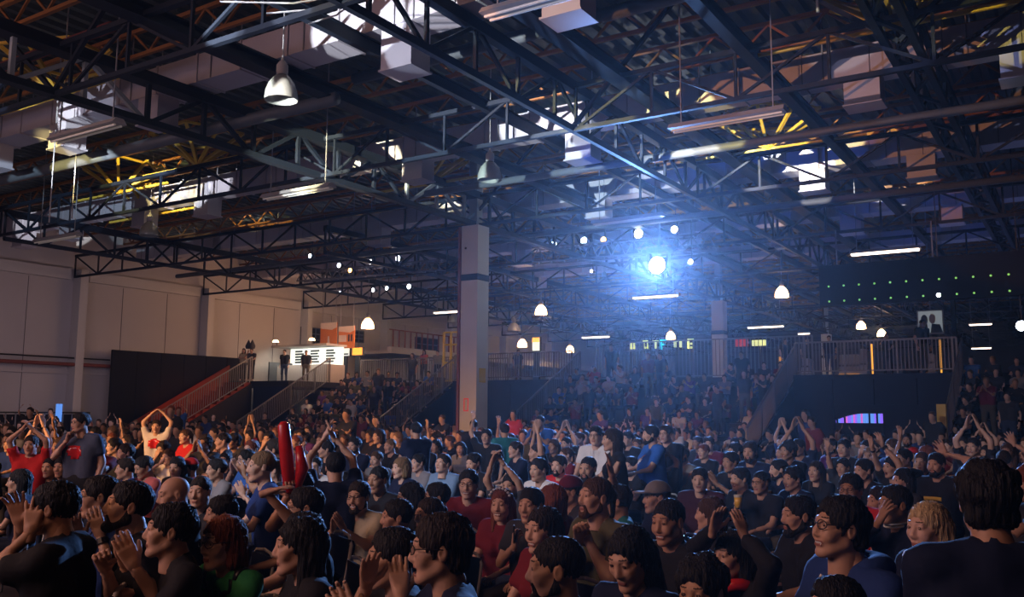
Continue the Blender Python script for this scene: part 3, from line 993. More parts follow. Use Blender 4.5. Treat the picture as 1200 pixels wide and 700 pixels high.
for n, (xa, xb, ya, yb) in enumerate([(376, 394, 379, 407), (397, 415, 383, 408)]):
    a, b2 = atY(xa, ya, 32.9), atY(xb, yb, 32.9)
    t = thing('banner', (a[0], 32.9, b2[2]), ['left orange banner with white top and a small white figure', 'right orange banner with a white text block'][n], 'banner')
    MB().box((a[0], 32.9, b2[2]), (b2[0], 32.94, a[2])).build('cloth', 'banner_orange', t)
    W, H = b2[0] - a[0], a[2] - b2[2]
    MB().prism([(a[0], a[2]), (b2[0], a[2]), (b2[0], a[2] - H * .2), (b2[0] - W * .3, a[2] - H * .3), (a[0], a[2] - H * .22)], 32.88, 32.898).build('white_top', 'banner_white', t)
    if n == 0:
        MB().prism([(a[0] + W * .45, b2[2] + .1), (a[0] + W * .6, b2[2] + .1), (a[0] + W * .55, b2[2] + H * .45), (a[0] + W * .48, b2[2] + H * .45)], 32.88, 32.898).build('figure_print', 'banner_white', t)
    else:
        MB().box((a[0] + W * .05, 32.88, b2[2] + H * .3), (a[0] + W * .5, 32.898, b2[2] + H * .6)).build('text_block', 'banner_white', t)
        for j in (0, 1):
            MB().box((a[0] + W * (.62 + j * .17), 32.88, b2[2] + H * .3), (a[0] + W * (.7 + j * .17), 32.898, b2[2] + H * .62)).build('letter_bar', 'plastic_black', t)
    piece('hanger', (a[0] + .1, 32.92, a[2]), (a[0] + .1, 32.92, 9.42), .02, .02, 'conduit', t)
    piece('hanger', (b2[0] - .1, 32.92, a[2]), (b2[0] - .1, 32.92, 9.42), .02, .02, 'conduit', t)
for n, (xa, xb, ya, yb, m, lab) in enumerate([(379, 389, 407, 420, 'sign_orange', 'glowing orange and white stall screen under the left banner'),
                                              (398, 409, 407, 417, 'sign_white', 'glowing white stall screen under the right banner'),
                                              (413, 424, 408, 416, 'sign_orange', 'glowing orange stall sign right of the banners'),
                                              (624, 632, 396, 411, 'sign_white', 'small white sign with red top right of the column')]):
    KY = 36 if n == 3 else 33.4
    a, b2 = atY(xa, ya, KY), atY(xb, yb, KY)
    t = thing('stall_sign', (a[0], KY, b2[2]), lab, 'sign')
    MB().box((a[0], KY, b2[2]), (b2[0], KY + .1, a[2])).build('face', m, t)
    MB().box((a[0] - .03, KY + .02, b2[2] - .03), (b2[0] + .03, KY + .14, a[2] + .03)).build('case', 'plastic_black', t)
    if n == 3:
        MB().box((a[0], KY - .02, a[2] - .22), (b2[0], KY, a[2])).build('red_header', 'sign_orange', t)
    piece('stand_post', ((a[0] + b2[0]) / 2, KY + .07, ZP), ((a[0] + b2[0]) / 2, KY + .07, b2[2]), .3, .1, 'kiosk_text', t)
    if n == 0:
        MB().lathe([(0, -.02), (.13, -.015), (.15, 0)], ((a[0] + b2[0]) / 2, KY - .02, (a[2] + b2[2]) / 2), 14, 'y').build('logo_disc', 'sign_white', t)
    if n == 1:
        MB().box((a[0] + .05, KY - .02, b2[2] + .05), (b2[0] - .05, KY, b2[2] + .12)).build('text_line', 'kiosk_text', t)

# neon lettering far away above the centre fence
GL = {'1': [(.4, 0, .6, 1), (.2, .8, .6, 1)], 'F': [(.1, 0, .3, 1), (.1, .8, .9, 1), (.1, .42, .7, .6)], 'O': [(.1, 0, .3, 1), (.7, 0, .9, 1), (.1, .8, .9, 1), (.1, 0, .9, .2)],
      'N': [(.1, 0, .3, 1), (.7, 0, .9, 1), (.1, .8, .9, 1)], 'E': [(.1, 0, .3, 1), (.1, .8, .9, 1), (.1, .4, .8, .6), (.1, 0, .9, .2)], 'T': [(.0, .78, 1, 1), (.4, 0, .6, 1)]}
for n, (ch, px, py, wpx, hpx, m) in enumerate([('O', 741, 405, 6, 8, 'sign_yellow'), ('O', 756, 404, 7, 9, 'sign_yellow'), ('T', 768, 404, 7, 9, 'sign_yellow'),
                                               ('F', 777, 404, 9, 11, 'sign_cyan'), ('N', 794, 403, 11, 8, 'sign_yellow'), ('E', 809, 403, 9, 11, 'sign_yellow')]):
    a = atY(px - wpx / 2, py - hpx / 2, 44)
    b2 = atY(px + wpx / 2, py + hpx / 2, 44)
    t = thing('neon_letter', (a[0], 44, b2[2]), 'glowing %s sign letter above the centre fence, %s from the left' % ('cyan' if n == 3 else 'yellow green', NUM[n]), 'sign', 'glowing letters above the fence')
    for (x0, z0, x1, z1) in GL[ch]:
        W, H = b2[0] - a[0], a[2] - b2[2]
        MB().box((a[0] + W * x0, 44, b2[2] + H * z0), (a[0] + W * x1, 44.08, b2[2] + H * z1)).build('stroke', m, t)
    piece('support', ((a[0] + b2[0]) / 2, 44.1, ZP), ((a[0] + b2[0]) / 2, 44.1, b2[2] + .1), .05, .05, 'plastic_black', t)
a, b2 = atY(861, 398, 40), atY(876, 406, 40)
t = MB().box((a[0], 40, b2[2]), (b2[0], 40.1, a[2])).build('red_sign', 'sign_red', label='dim red sign behind the right part of the centre fence', cat='sign')
piece('sign_post', ((a[0] + b2[0]) / 2, 40.15, ZP), ((a[0] + b2[0]) / 2, 40.15, a[2]), .08, .08, 'plastic_black', t)
a, b2 = atY(881, 399, 40), atY(897, 405, 40)
t = MB().box((a[0], 40, b2[2]), (b2[0], 40.1, a[2])).build('yellow_sign', 'sign_yellow', label='dim yellow strip sign behind the centre fence', cat='sign')

piece('sign_post', ((a[0] + b2[0]) / 2, 40.15, ZP), ((a[0] + b2[0]) / 2, 40.15, a[2]), .08, .08, 'plastic_black', t)

# framed portrait screen on the right
a, b2 = atY(1074, 364, 34.5), atY(1107, 391, 34.5)
t = thing('display_screen', (a[0], 34.5, b2[2]), 'grey framed screen with a portrait, hanging above the right platform', 'screen')
W, H = b2[0] - a[0], a[2] - b2[2]
MB().box((a[0], 34.5, b2[2]), (b2[0], 34.6, a[2])).build('frame', 'rail_steel', t)
MB().box((a[0] + .05, 34.47, b2[2] + .05), (b2[0] - .05, 34.5, a[2] - .05)).build('picture', 'screen_grey', t)
el = lambda cx, cz, rx, rz, n=14: [(a[0] + W * cx + W * rx * math.cos(2 * math.pi * k / n), b2[2] + H * cz + H * rz * math.sin(2 * math.pi * k / n)) for k in range(n)]
MB().prism(el(.28, .58, .13, .22) , 34.45, 34.468).build('dark_head_print', 'plastic_black', t)
MB().prism([(a[0] + W * .04, b2[2] + H * .05), (a[0] + W * .42, b2[2] + H * .05), (a[0] + W * .38, b2[2] + H * .45), (a[0] + W * .08, b2[2] + H * .42)], 34.452, 34.466).build('dark_body_print', 'plastic_black', t)
MB().prism(el(.58, .62, .12, .2), 34.45, 34.468).build('face_print', 'banner_white', t)
MB().prism([(a[0] + W * .5, b2[2] + H * .05), (a[0] + W * .95, b2[2] + H * .05), (a[0] + W * .85, b2[2] + H * .38), (a[0] + W * .55, b2[2] + H * .42)], 34.452, 34.466).build('shirt_print', 'kiosk_text', t)
piece('hanger', ((a[0] + b2[0]) / 2, 34.55, a[2]), ((a[0] + b2[0]) / 2, 34.55, 9.42), .04, .04, 'conduit', t)
a, b2 = atY(1113, 345, 36), atY(1123, 440, 36)
MB().box((a[0], 36, ZP), (b2[0], 36.4, 7)).build('dark_column', 'drape', label='dark column right of the portrait screen', cat='column')

# things on the right platform behind the railing
for n, (px, py, wpx, hpx, Y, m, lab) in enumerate([(995, 424, 26, 16, 34, 'tile_white', 'pale counter with lit base on the right platform'),
                                                   (1011, 419, 10, 20, 33.2, 'white_cloth', 'white upright machine on the right platform'),
                                                   (1091, 421, 10, 13, 33.2, 'white_cloth', 'white bag like bundle on the right platform'),
                                                   (944, 426, 12, 11, 34, 'tile_white', 'low pale crate, left end of the right platform'),
                                                   (1050, 428, 16, 10, 34.5, 'kiosk_text', 'dark equipment case on the right platform')]):
    a, b2 = atY(px - wpx / 2, py - hpx / 2, Y), atY(px + wpx / 2, py + hpx / 2, Y)
    t = thing('equipment', ((a[0] + b2[0]) / 2, Y, ZP), lab, 'equipment')
    MB().prism([(a[0], ZP), (b2[0], ZP), (b2[0], a[2] - .08), (b2[0] - .08, a[2]), (a[0] + .06, a[2])], Y, Y + .5).build('body', m, t)
    MB().box((a[0] + .03, Y - .02, ZP + .4), (b2[0] - .03, Y - .003, ZP + .46)).build('seam', 'plastic_black', t)
    if n == 0:
        MB().box((a[0], Y - .03, ZP + .03), (b2[0], Y - .004, ZP + .12)).build('glow_strip', 'sign_orange', t)
for n, (px, py0, py1) in enumerate([(1021, 400, 430), (1101, 395, 425), (913, 415, 425)]):
    a, b2 = atY(px, py0, 34), atY(px, py1, 34)
    MB().box((a[0] - .024, 34, ZP), (a[0] + .024, 34.05, a[2] - .1)).build('glow_tube', 'sign_orange', label=['upright glowing orange tube mid right platform', 'upright glowing orange tube below the portrait screen', 'short glowing tube at the right end of the fence'][n], cat='light')

# ------------------------------------------------------------------ people: implicit surfaces meshed with surface nets
def smin(a, b, k):
    if k <= 0:
        return np.minimum(a, b)
    h = np.clip(.5 + .5 * (b - a) / k, 0, 1)
    return b + (a - b) * h - k * h * (1 - h)


class Fld:
    def __init__(s, lo, hi, h):
        s.h = h
        s.lo = np.asarray(lo, float)
        n = np.ceil((np.asarray(hi, float) - s.lo) / h).astype(int) + 1
        s.D = np.full(n, 1.0, np.float32)
        s.ax = [s.lo[i] + h * np.arange(n[i]) for i in range(3)]

    def _sl(s, lo, hi):
        o = []
        for i in range(3):
            a = int(max(0, math.floor((lo[i] - s.lo[i]) / s.h)))
            b = int(min(len(s.ax[i]), math.ceil((hi[i] - s.lo[i]) / s.h) + 1))
            o.append(slice(a, max(a, b)))
        X = s.ax[0][o[0]][:, None, None]
        Y = s.ax[1][o[1]][None, :, None]
        Z = s.ax[2][o[2]][None, None, :]
        return tuple(o), X, Y, Z

    def _apply(s, fn, lo, hi, k, sub):
        m = k + 2.5 * s.h
        if sub:
            m = k + 1.5 * s.h
        sl, X, Y, Z = s._sl([v - m for v in lo], [v + m for v in hi])
        if s.D[sl].size == 0:
            return s
        d = fn(X, Y, Z)
        s.D[sl] = -smin(-s.D[sl], d, k) if sub else smin(s.D[sl], d, k)
        return s

    def cap(s, a, b, r1, r2=None, k=.02, sub=False):
        r2 = r1 if r2 is None else r2
        a = np.asarray(a, float)
        b = np.asarray(b, float)
        ba = b - a
        L2 = max(1e-9, ba @ ba)

        def fn(X, Y, Z):
            px, py, pz = X - a[0], Y - a[1], Z - a[2]
            t = np.clip((px * ba[0] + py * ba[1] + pz * ba[2]) / L2, 0, 1)
            return np.sqrt((px - t * ba[0]) ** 2 + (py - t * ba[1]) ** 2 + (pz - t * ba[2]) ** 2) - (r1 + (r2 - r1) * t)
        r = max(r1, r2)
        return s._apply(fn, np.minimum(a, b) - r, np.maximum(a, b) + r, k, sub)

    def cone(s, a, b, r1, r2, k=.02):
        """capsule cut flat at b"""
        a = np.asarray(a, float)
        b = np.asarray(b, float)
        ba = b - a
        L = math.sqrt(ba @ ba)
        u = ba / L

        def fn(X, Y, Z):
            px, py, pz = X - a[0], Y - a[1], Z - a[2]
            q = px * u[0] + py * u[1] + pz * u[2]
            t = np.clip(q / L, 0, 1)
            d = np.sqrt((px - t * ba[0]) ** 2 + (py - t * ba[1]) ** 2 + (pz - t * ba[2]) ** 2) - (r1 + (r2 - r1) * t)
            return np.maximum(d, q - L)
        r = max(r1, r2)
        return s._apply(fn, np.minimum(a, b) - r, np.maximum(a, b) + r, k, False)

    def ell(s, c, r, k=.02, sub=False):
        c = np.asarray(c, float)
        r = np.asarray(r, float)

        def fn(X, Y, Z):
            x, y, z = (X - c[0]) / r[0], (Y - c[1]) / r[1], (Z - c[2]) / r[2]
            k0 = np.sqrt(x * x + y * y + z * z) + 1e-6
            k1 = np.sqrt((x / r[0]) ** 2 + (y / r[1]) ** 2 + (z / r[2]) ** 2) + 1e-6
            return k0 * (k0 - 1) / k1
        return s._apply(fn, c - r, c + r, k, sub)

    def cut(s, n, d, k=.006):
        """remove the side n.p > d"""
        X, Y, Z = s.ax[0][:, None, None], s.ax[1][None, :, None], s.ax[2][None, None, :]
        q = X * n[0] + Y * n[1] + Z * n[2] - d
        s.D = -smin(-s.D, -q + 0 * s.D, k)
        return s

    def nets(s):
        D = s.D
        D[0], D[-1], D[:, 0], D[:, -1], D[:, :, 0], D[:, :, -1] = 1, 1, 1, 1, 1, 1
        S = D < 0
        c = np.zeros(tuple(n - 1 for n in D.shape), np.int8)
        offs = [(i, j, k) for i in (0, 1) for j in (0, 1) for k in (0, 1)]
        sh = c.shape
        for i, j, k in offs:
            c += S[i:i + sh[0], j:j + sh[1], k:k + sh[2]]
        M = (c > 0) & (c < 8)
        I = np.argwhere(M)
        if len(I) == 0:
            return np.zeros((0, 3)), np.zeros((0, 4), int)
        idx = np.full(sh, -1, np.int32)
        idx[M] = np.arange(len(I))
        val = {o: D[I[:, 0] + o[0], I[:, 1] + o[1], I[:, 2] + o[2]].astype(float) for o in offs}
        P = np.zeros((len(I), 3))
        N = np.zeros(len(I))
        for a in offs:
            for ax in range(3):
                if a[ax] == 0:
                    b = list(a)
                    b[ax] = 1
                    va, vb = val[a], val[tuple(b)]
                    m = (va < 0) != (vb < 0)
                    t = np.where(m, va / np.where(m, va - vb, 1), 0)
                    q = np.array(a, float)[None, :].repeat(len(I), 0)
                    q[:, ax] = t
                    P += q * m[:, None]
                    N += m
        P = P / N[:, None]
        V = s.lo + (I + P) * s.h
        F = []
        for ax in range(3):
            u, v = (ax + 1) % 3, (ax + 2) % 3
            lo = [slice(None)] * 3
            hi = [slice(None)] * 3
            lo[ax], hi[ax] = slice(0, -1), slice(1, None)
            A, B = S[tuple(lo)], S[tuple(hi)]
            e = np.argwhere(A != B)
            ok = (e[:, u] > 0) & (e[:, v] > 0) & (e[:, u] < sh[u]) & (e[:, v] < sh[v])
            e = e[ok]
            ins = A[tuple(e.T)]

            def g(du, dv):
                q = e.copy()
                q[:, u] += du
                q[:, v] += dv
                return idx[tuple(q.T)]
            Q = np.stack([g(-1, -1), g(0, -1), g(0, 0), g(-1, 0)], 1)
            Q[~ins] = Q[~ins][:, ::-1]
            F.append(Q)
        return V, np.concatenate(F)


HC = {}


def head_mesh(g, mouth, h):
    key = ('head', g, mouth, h)
    if key in HC:
        return HC[key]
    f = Fld((-.11, -.13, -.19), (.11, .15, .15), h)
    fem = g == 'f'
    jw = .044 if fem else .052
    f.ell((0, -.015, .032), (.073, .094, .083), 0)
    f.ell((0, .028, -.03), (.055 if fem else .058, .062, .078), .03)
    for s in (-1, 1):
        f.cap((s * jw, -.002, -.055), (s * .018, .06, -.100), .018, .014, .03)
        f.ell((s * .037, .058, -.028), (.024, .021, .022), .02)
        f.cap((s * .058, .03, .0), (s * .04, .072, -.012), .008, .010, .02)
        f.cap((s * .012, .082, .030), (s * .040, .072, .030), .010, .009, .016)
    f.ell((0, .070, -.100), (.019, .017, .016), .02)
    f.cap((0, -.025, -.05), (0, -.04, -.17), .052 if fem else .058, .05 if fem else .06, .02)
    for s in (-1, 1):
        f.ell((s * .031, .098, .010), (.020, .018, .013), .012, True)
        if h < .012:
            f.ell((s * .031, .0735, .010), (.0165, .0165, .0150), .004)
            f.ell((s * .031, .0905, .0085), (.0125, .010, .0030), .002, True)
    f.cap((0, .084, .016), (0, .1005, -.026), .0085, .0125, .014)
    f.ell((0, .091, -.033), (.021, .012, .010), .008)
    if mouth == 'closed':
        f.cap((-.017, .084, -.061), (.017, .084, -.061), .005, .005, .008)
        f.cap((-.013, .083, -.070), (.013, .083, -.070), .006, .006, .008)
        f.ell((0, .094, -.0655), (.023, .006, .0014), .002, True)
    elif mouth == 'smile':
        f.cap((-.024, .080, -.055), (0, .090, -.059), .0055, .0055, .008)
        f.cap((.024, .080, -.055), (0, .090, -.059), .0055, .0055, .008)
        f.cap((-.018, .084, -.071), (.018, .084, -.071), .0065, .0065, .008)
        f.ell((0, .094, -.063), (.024, .012, .005), .003, True)
        for s in (-1, 1):
            f.ell((s * .036, .066, -.036), (.02, .02, .018), .015)
    else:
        f.cap((-.017, .087, -.054), (.017, .087, -.054), .006, .006, .008)
        f.cap((-.013, .084, -.082), (.013, .084, -.082), .0065, .0065, .008)
        f.ell((0, .094, -.067), (.017, .016, .011), .004, True)
    for s in (-1, 1):
        f.ell((s * .076, -.010, -.002), (.010, .019, .031), .008)
        if h < .012:
            f.ell((s * .086, -.006, .002), (.007, .011, .018), .005, True)
    V, F = f.nets()
    C = V[F].mean(1)
    x, y, z = abs(C[:, 0]), C[:, 1], C[:, 2]
    mi = np.zeros(len(F), int)
    if h < .02:
        zt, zb = {'closed': (-.058, -.074), 'smile': (-.051, -.076), 'open': (-.050, -.087)}[mouth]
        xm = {'closed': .021, 'smile': .029, 'open': .022}[mouth]
        mi[(y > .080) & (z < zt) & (z > zb) & (x < xm * (1 - .0 * z))] = 1
        if mouth != 'closed':
            mi[(z < -.057) & (z > (-.069 if mouth == 'smile' else -.078)) & (x < xm * .8) & (y > .06) & (y < .087)] = 2 if mouth == 'open' else 4
        mi[(z > .0325 + .1 * abs(x - .03)) & (z < .0385) & (x > .013) & (x < .045) & (y > .06)] = 3
    if h < .012:
        ev = []
        for s in (-1, 1):   # eyeballs
            ev.append((np.array([s * .031, .0745, .0095]), .0142))
        nb = len(V)
        for c, r in ev:
            nr, ns = 7, 10
            vv = [c + np.array([0, r, 0])]
            for i in range(1, nr):
                a = math.pi * .55 * i / (nr - 1)
                for q in range(ns):
                    t = 2 * math.pi * q / ns
                    vv.append(c + r * np.array([math.sin(a) * math.cos(t), math.cos(a), math.sin(a) * math.sin(t)]))
            ff = []
            mm = []
            for q in range(ns):
                q2 = (q + 1) % ns
                ff.append((0, 1 + q2, 1 + q, 1 + q))
                mm.append(5)
                for i in range(nr - 2):
                    b = 1 + i * ns
                    ff.append((b + q, b + q2, b + ns + q2, b + ns + q))
                    mm.append(5 if i < 2 else 4)
            ff = [t for t in ff if len(set(t)) == 4]
            mm = [5 if i % (nr - 2) < 2 else 4 for i in range(len(ff))]
            cap0 = len(vv)
            F = np.concatenate([F, np.array(ff) + len(V)])
            V = np.concatenate([V, np.array(vv)])
            mi = np.concatenate([mi, np.array(mm)])
    HC[key] = (V, F, mi)
    return HC[key]


HEAD_MATS = ('skin', 'lip', 'mouth_dark', 'brow', 'eye_white', 'iris')


def hair_mesh(kind, h):
    key = ('hair', kind, h)
    if key in HC:
        return HC[key]
    f = Fld((-.17, -.2, -.42), (.17, .17, .22), h)
    t = {'short': .009, 'buzz': .004, 'fade': .008, 'long': .008, 'bob': .010, 'curly': .018, 'tied': .006, 'messy': .010, 'thin': .003, 'mop': .012}[kind]
    f.ell((0, -.018, .036), (.074 + t, .097 + t, .084 + t), 0)
    if kind in ('short', 'messy', 'mop', 'fade'):
        f.ell((0, .022, .086), (.052, .045, .024 + t * .8), .02)
    if kind == 'fade':
        for s in (-1, 1):
            f.ell((s * .105, -.02, -.02), (.030, .10, .07), .01, True)
    if kind in ('long', 'bob'):
        zl = -.30 if kind == 'long' else -.105
        f.cap((0, -.050, .01), (0, -.070, zl), .070, .05, .02)
        for s in (-1, 1):
            f.cap((s * .062, -.02, .03), (s * .074, -.012, zl + .02), .024, .026 if kind == 'long' else .034, .02)
            f.cap((s * .055, -.05, .0), (s * .06, -.06, zl), .045, .04, .02)
    if kind in ('curly', 'mop', 'messy'):
        r = random.Random(3)
        for i in range(26):
            a = r.uniform(0, 6.28)
            e = r.uniform(-.1, 1.4)
            c = np.array([math.cos(a) * math.cos(e) * .076, -.022 + math.sin(a) * math.cos(e) * .088, .036 + math.sin(e) * .080])
            if c[1] > .05 and c[2] < .07:
                continue
            f.ell(c, np.array([1, 1, 1]) * (.032 if kind == 'curly' else .020), .01)
        if kind != 'messy':
            f.cap((-.04, -.062, -.035), (.04, -.062, -.035), .042, .042, .02)
    if kind == 'tied':
        f.ell((0, -.12, .03), (.03, .035, .03), .01)
        f.cap((0, -.13, .02), (0, -.14, -.10), .022, .012, .01)
    # face, ear and nape openings
    f.ell((0, .128, -.030), (.084, .086, .110), .008, True)
    if kind not in ('long', 'bob'):
        f.ell((0, .128, -.06), (.13, .105, .10), .010, True)
        f.cut((0, .62, -.80), .030 if kind != 'mop' else .062)
        for s in (-1, 1):
            f.ell((s * .085, -.008, -.012), (.02, .022, .036), .006, True)
    else:
        f.ell((0, .155, -.07), (.070, .115, .15), .01, True)
        f.ell((0, .03, -.16), (.052, .075, .14), .01, True)
    if h < .015:   # uneven hairline
        X, Y, Z = f.ax[0][:, None, None], f.ax[1][None, :, None], f.ax[2][None, None, :]
        f.D += (.0032 * np.sin(X * 190 + 2 * np.sin(Y * 90)) * np.cos(Y * 150 + Z * 60)).astype(np.float32)
    V, F = f.nets()
    # strand relief
    a = np.arctan2(V[:, 0], V[:, 1] + .02)
    amp = .0035 if kind in ('long', 'bob', 'messy', 'mop', 'curly') else .0015
    n = V - np.array([0, -.02, .03])
    n /= np.linalg.norm(n, axis=1)[:, None] + 1e-6
    V = V + n * (amp * (np.sin(a * 23 + V[:, 2] * 30) + np.sin(a * 41 + 2)))[:, None] * (1 if h < .02 else .3)
    HC[key] = (V, F)
    return HC[key]


def beard_mesh(h, full=True):
    key = ('beard', h, full)
    if key in HC:
        return HC[key]
    f = Fld((-.09, -.04, -.15), (.09, .13, .03), h)
    e = .009 if full else .004
    for s in (-1, 1):
        f.cap((s * .052, .0, -.058), (s * .018, .062, -.102), .016 + e, .015 + e, .02)
        f.cap((s * .058, -.002, .0), (s * .052, .0, -.06), .008 + e * .6, .014 + e * .6, .02)
        f.cap((s * .024, .078, -.05), (s * .028, .070, -.09), .009, .012, .012)
    f.ell((0, .072, -.104), (.022 + e, .019 + e, .016 + e), .02)
    f.cap((-.022, .086, -.051), (.022, .086, -.051), .0065, .0065, .008)
    f.ell((0, .105, -.066), (.019, .035, .0105), .004, True)
    V, F = f.nets()
    HC[key] = (V, F)
    return HC[key]


def cap_mesh(h, back=False):
    key = ('cap', h, back)
    if key in HC:
        return HC[key]
    f = Fld((-.13, -.15, -.02), (.13, .24, .18), h)
    f.ell((0, -.015, .045), (.087, .108, .092), 0)
    f.cut((0, -.10, -1), -.040)
    f.ell((0, .10, .046), (.075, .085, max(.010, h * .9)), .012)
    V, F = f.nets()
    if back:
        V = V * np.array([-1, -1, 1])
    HC[key] = (V, F)
    return HC[key]


def hand_mesh(kind, h):
    key = ('hand', kind, h)
    if key in HC:
        return HC[key]
    inf = max(0, .45 * h - .003)
    f = Fld((-.12, -.06, -.05), (.08, .12, .2), h)
    curl, spread = {'flat': (.10, .06), 'open': (.22, .22), 'relax': (.42, .08), 'fist': (1.45, .02), 'grip': (.95, .04)}[kind]
    f.cap((0, 0, -.03), (0, 0, .02), .024 + inf * .5, .024 + inf * .5, 0)
    tips = []
    for i, (x, L) in enumerate(((-.030, .070), (-.010, .079), (.010, .073), (.029, .057))):
        f.cap((x * .55, 0, .012), (x, 0, .086), .015 + inf, .0125 + inf, .012)
        p = np.array([x, 0, .086])
        side = spread * (i - 1.5)
        a = curl * .5
        r = .0092 + inf
        for sg in (.45, .30, .25):
            d = np.array([math.sin(side) * (1 if a < 1 else .3), math.sin(a), math.cos(a)])
            q = p + d / np.linalg.norm(d) * L * sg
            f.cap(p, q, r, r * .93, .004)
            p, r = q, r * .93
            a += curl
    if kind in ('fist', 'grip'):
        th = [(-.02, .01, .02), (-.042, .03, .05), (-.020, .045, .070)]
    else:
        th = [(-.02, .006, .018), (-.050, .020, .052), (-.064, .026, .088)]
    f.cap(th[0], th[1], .015 + inf, .0115 + inf, .01)
    f.cap(th[1], th[2], .0115 + inf, .0095 + inf, .004)
    V, F = f.nets()
    HC[key] = (V, F)
    return HC[key]


def frame_from(f, n):
    f = np.asarray(f, float) / np.linalg.norm(f)
    n = np.asarray(n, float)
    n = n - f * (n @ f)
    n /= np.linalg.norm(n) + 1e-9
    return np.stack([np.cross(n, f), n, f], 1)


def rotz(a):
    c, s = math.cos(a), math.sin(a)
    return np.array([[c, -s, 0], [s, c, 0], [0, 0, 1]])


def rotx(a):
    c, s = math.cos(a), math.sin(a)
    return np.array([[1, 0, 0], [0, c, -s], [0, s, c]])


def rotyy(a):
    c, s = math.cos(a), math.sin(a)
    return np.array([[c, 0, s], [0, 1, 0], [-s, 0, c]])


# wrist offsets from the base of the neck (right side), finger direction, palm normal, hand shape, elbow hint
ARM = {
    'rest': ((.13, .36, -.36), (-.2, .9, -.2), (0, .1, -1), 'relax', (.5, -.4, -1)),
    'clap': ((.055, .33, -.10), (-.1, .35, .9), (-1, 0, 0), 'flat', (.7, -.1, -1)),
    'claphigh': ((.06, .24, .06), (-.1, .15, 1), (-1, 0, 0), 'flat', (.8, .1, -1)),
    'over': ((.08, .05, .42), (-.2, .0, 1), (-1, 0, 0), 'flat', (1, .3, .2)),
    'overclasp': ((.05, .14, .36), (-.5, .1, .8), (-1, 0, 0), 'relax', (1, .2, .1)),
    'arch': ((.10, -.02, .40), (-.8, .0, .5), (-.5, 0, -1), 'relax', (1, 0, .3)),
    'up': ((.24, .06, .42), (.05, .1, 1), (0, 1, 0), 'open', (.7, -.3, .2)),
    'fwdup': ((.10, .36, .24), (0, .3, 1), (-.6, .5, 0), 'open', (.7, 0, -1)),
    'mouth': ((.055, .16, .05), (-.35, .1, .9), (-1, -.2, 0), 'flat', (.8, .3, -1)),
    'chin': ((.03, .17, .02), (-.2, -.1, .95), (0, -1, 0), 'relax', (.5, .4, -1)),
    'cross': ((-.06, .20, -.24), (-1, .1, .05), (0, -1, 0), 'relax', (1, .2, -.8)),
    'phone': ((.10, .30, .02), (-.1, .3, .95), (-.3, -1, 0), 'grip', (.7, 0, -1)),
    'phoneup': ((.07, .22, .36), (-.1, .2, .95), (-.3, -1, 0), 'grip', (1, .3, 0)),
    'cup': ((.14, .28, -.10), (-.3, .9, .3), (-1, 0, 0), 'grip', (.7, -.3, -1)),
    'fistsup': ((.05, .30, -.02), (-.3, .3, .8), (-1, .0, 0), 'fist', (.8, 0, -1)),
    'side': ((.24, .02, -.56), (0, .1, -1), (-1, 0, 0), 'relax', (.5, -1, 0)),
    'knee': ((.12, .42, -.38), (0, 1, -.3), (0, .1, -1), 'relax', (.6, .2, -.8)),
    'face': ((.045, .15, .06), (-.3, -.2, 1), (-.2, -1, 0), 'open', (.8, .4, -.8)),
}


def ik(S, W, L1, L2, hint):
    d = W - S
    L = np.linalg.norm(d)
    mx = (L1 + L2) * .985
    if L > mx:
        W = S + d / L * mx
        d = W - S
        L = mx
    u = d / L
    ca = (L1 * L1 + L * L - L2 * L2) / (2 * L1 * L)
    ca = max(-1, min(1, ca))
    b = np.asarray(hint, float)
    b = b - u * (b @ u)
    b /= np.linalg.norm(b) + 1e-9
    return S + u * ca * L1 + b * math.sqrt(1 - ca * ca) * L1, W


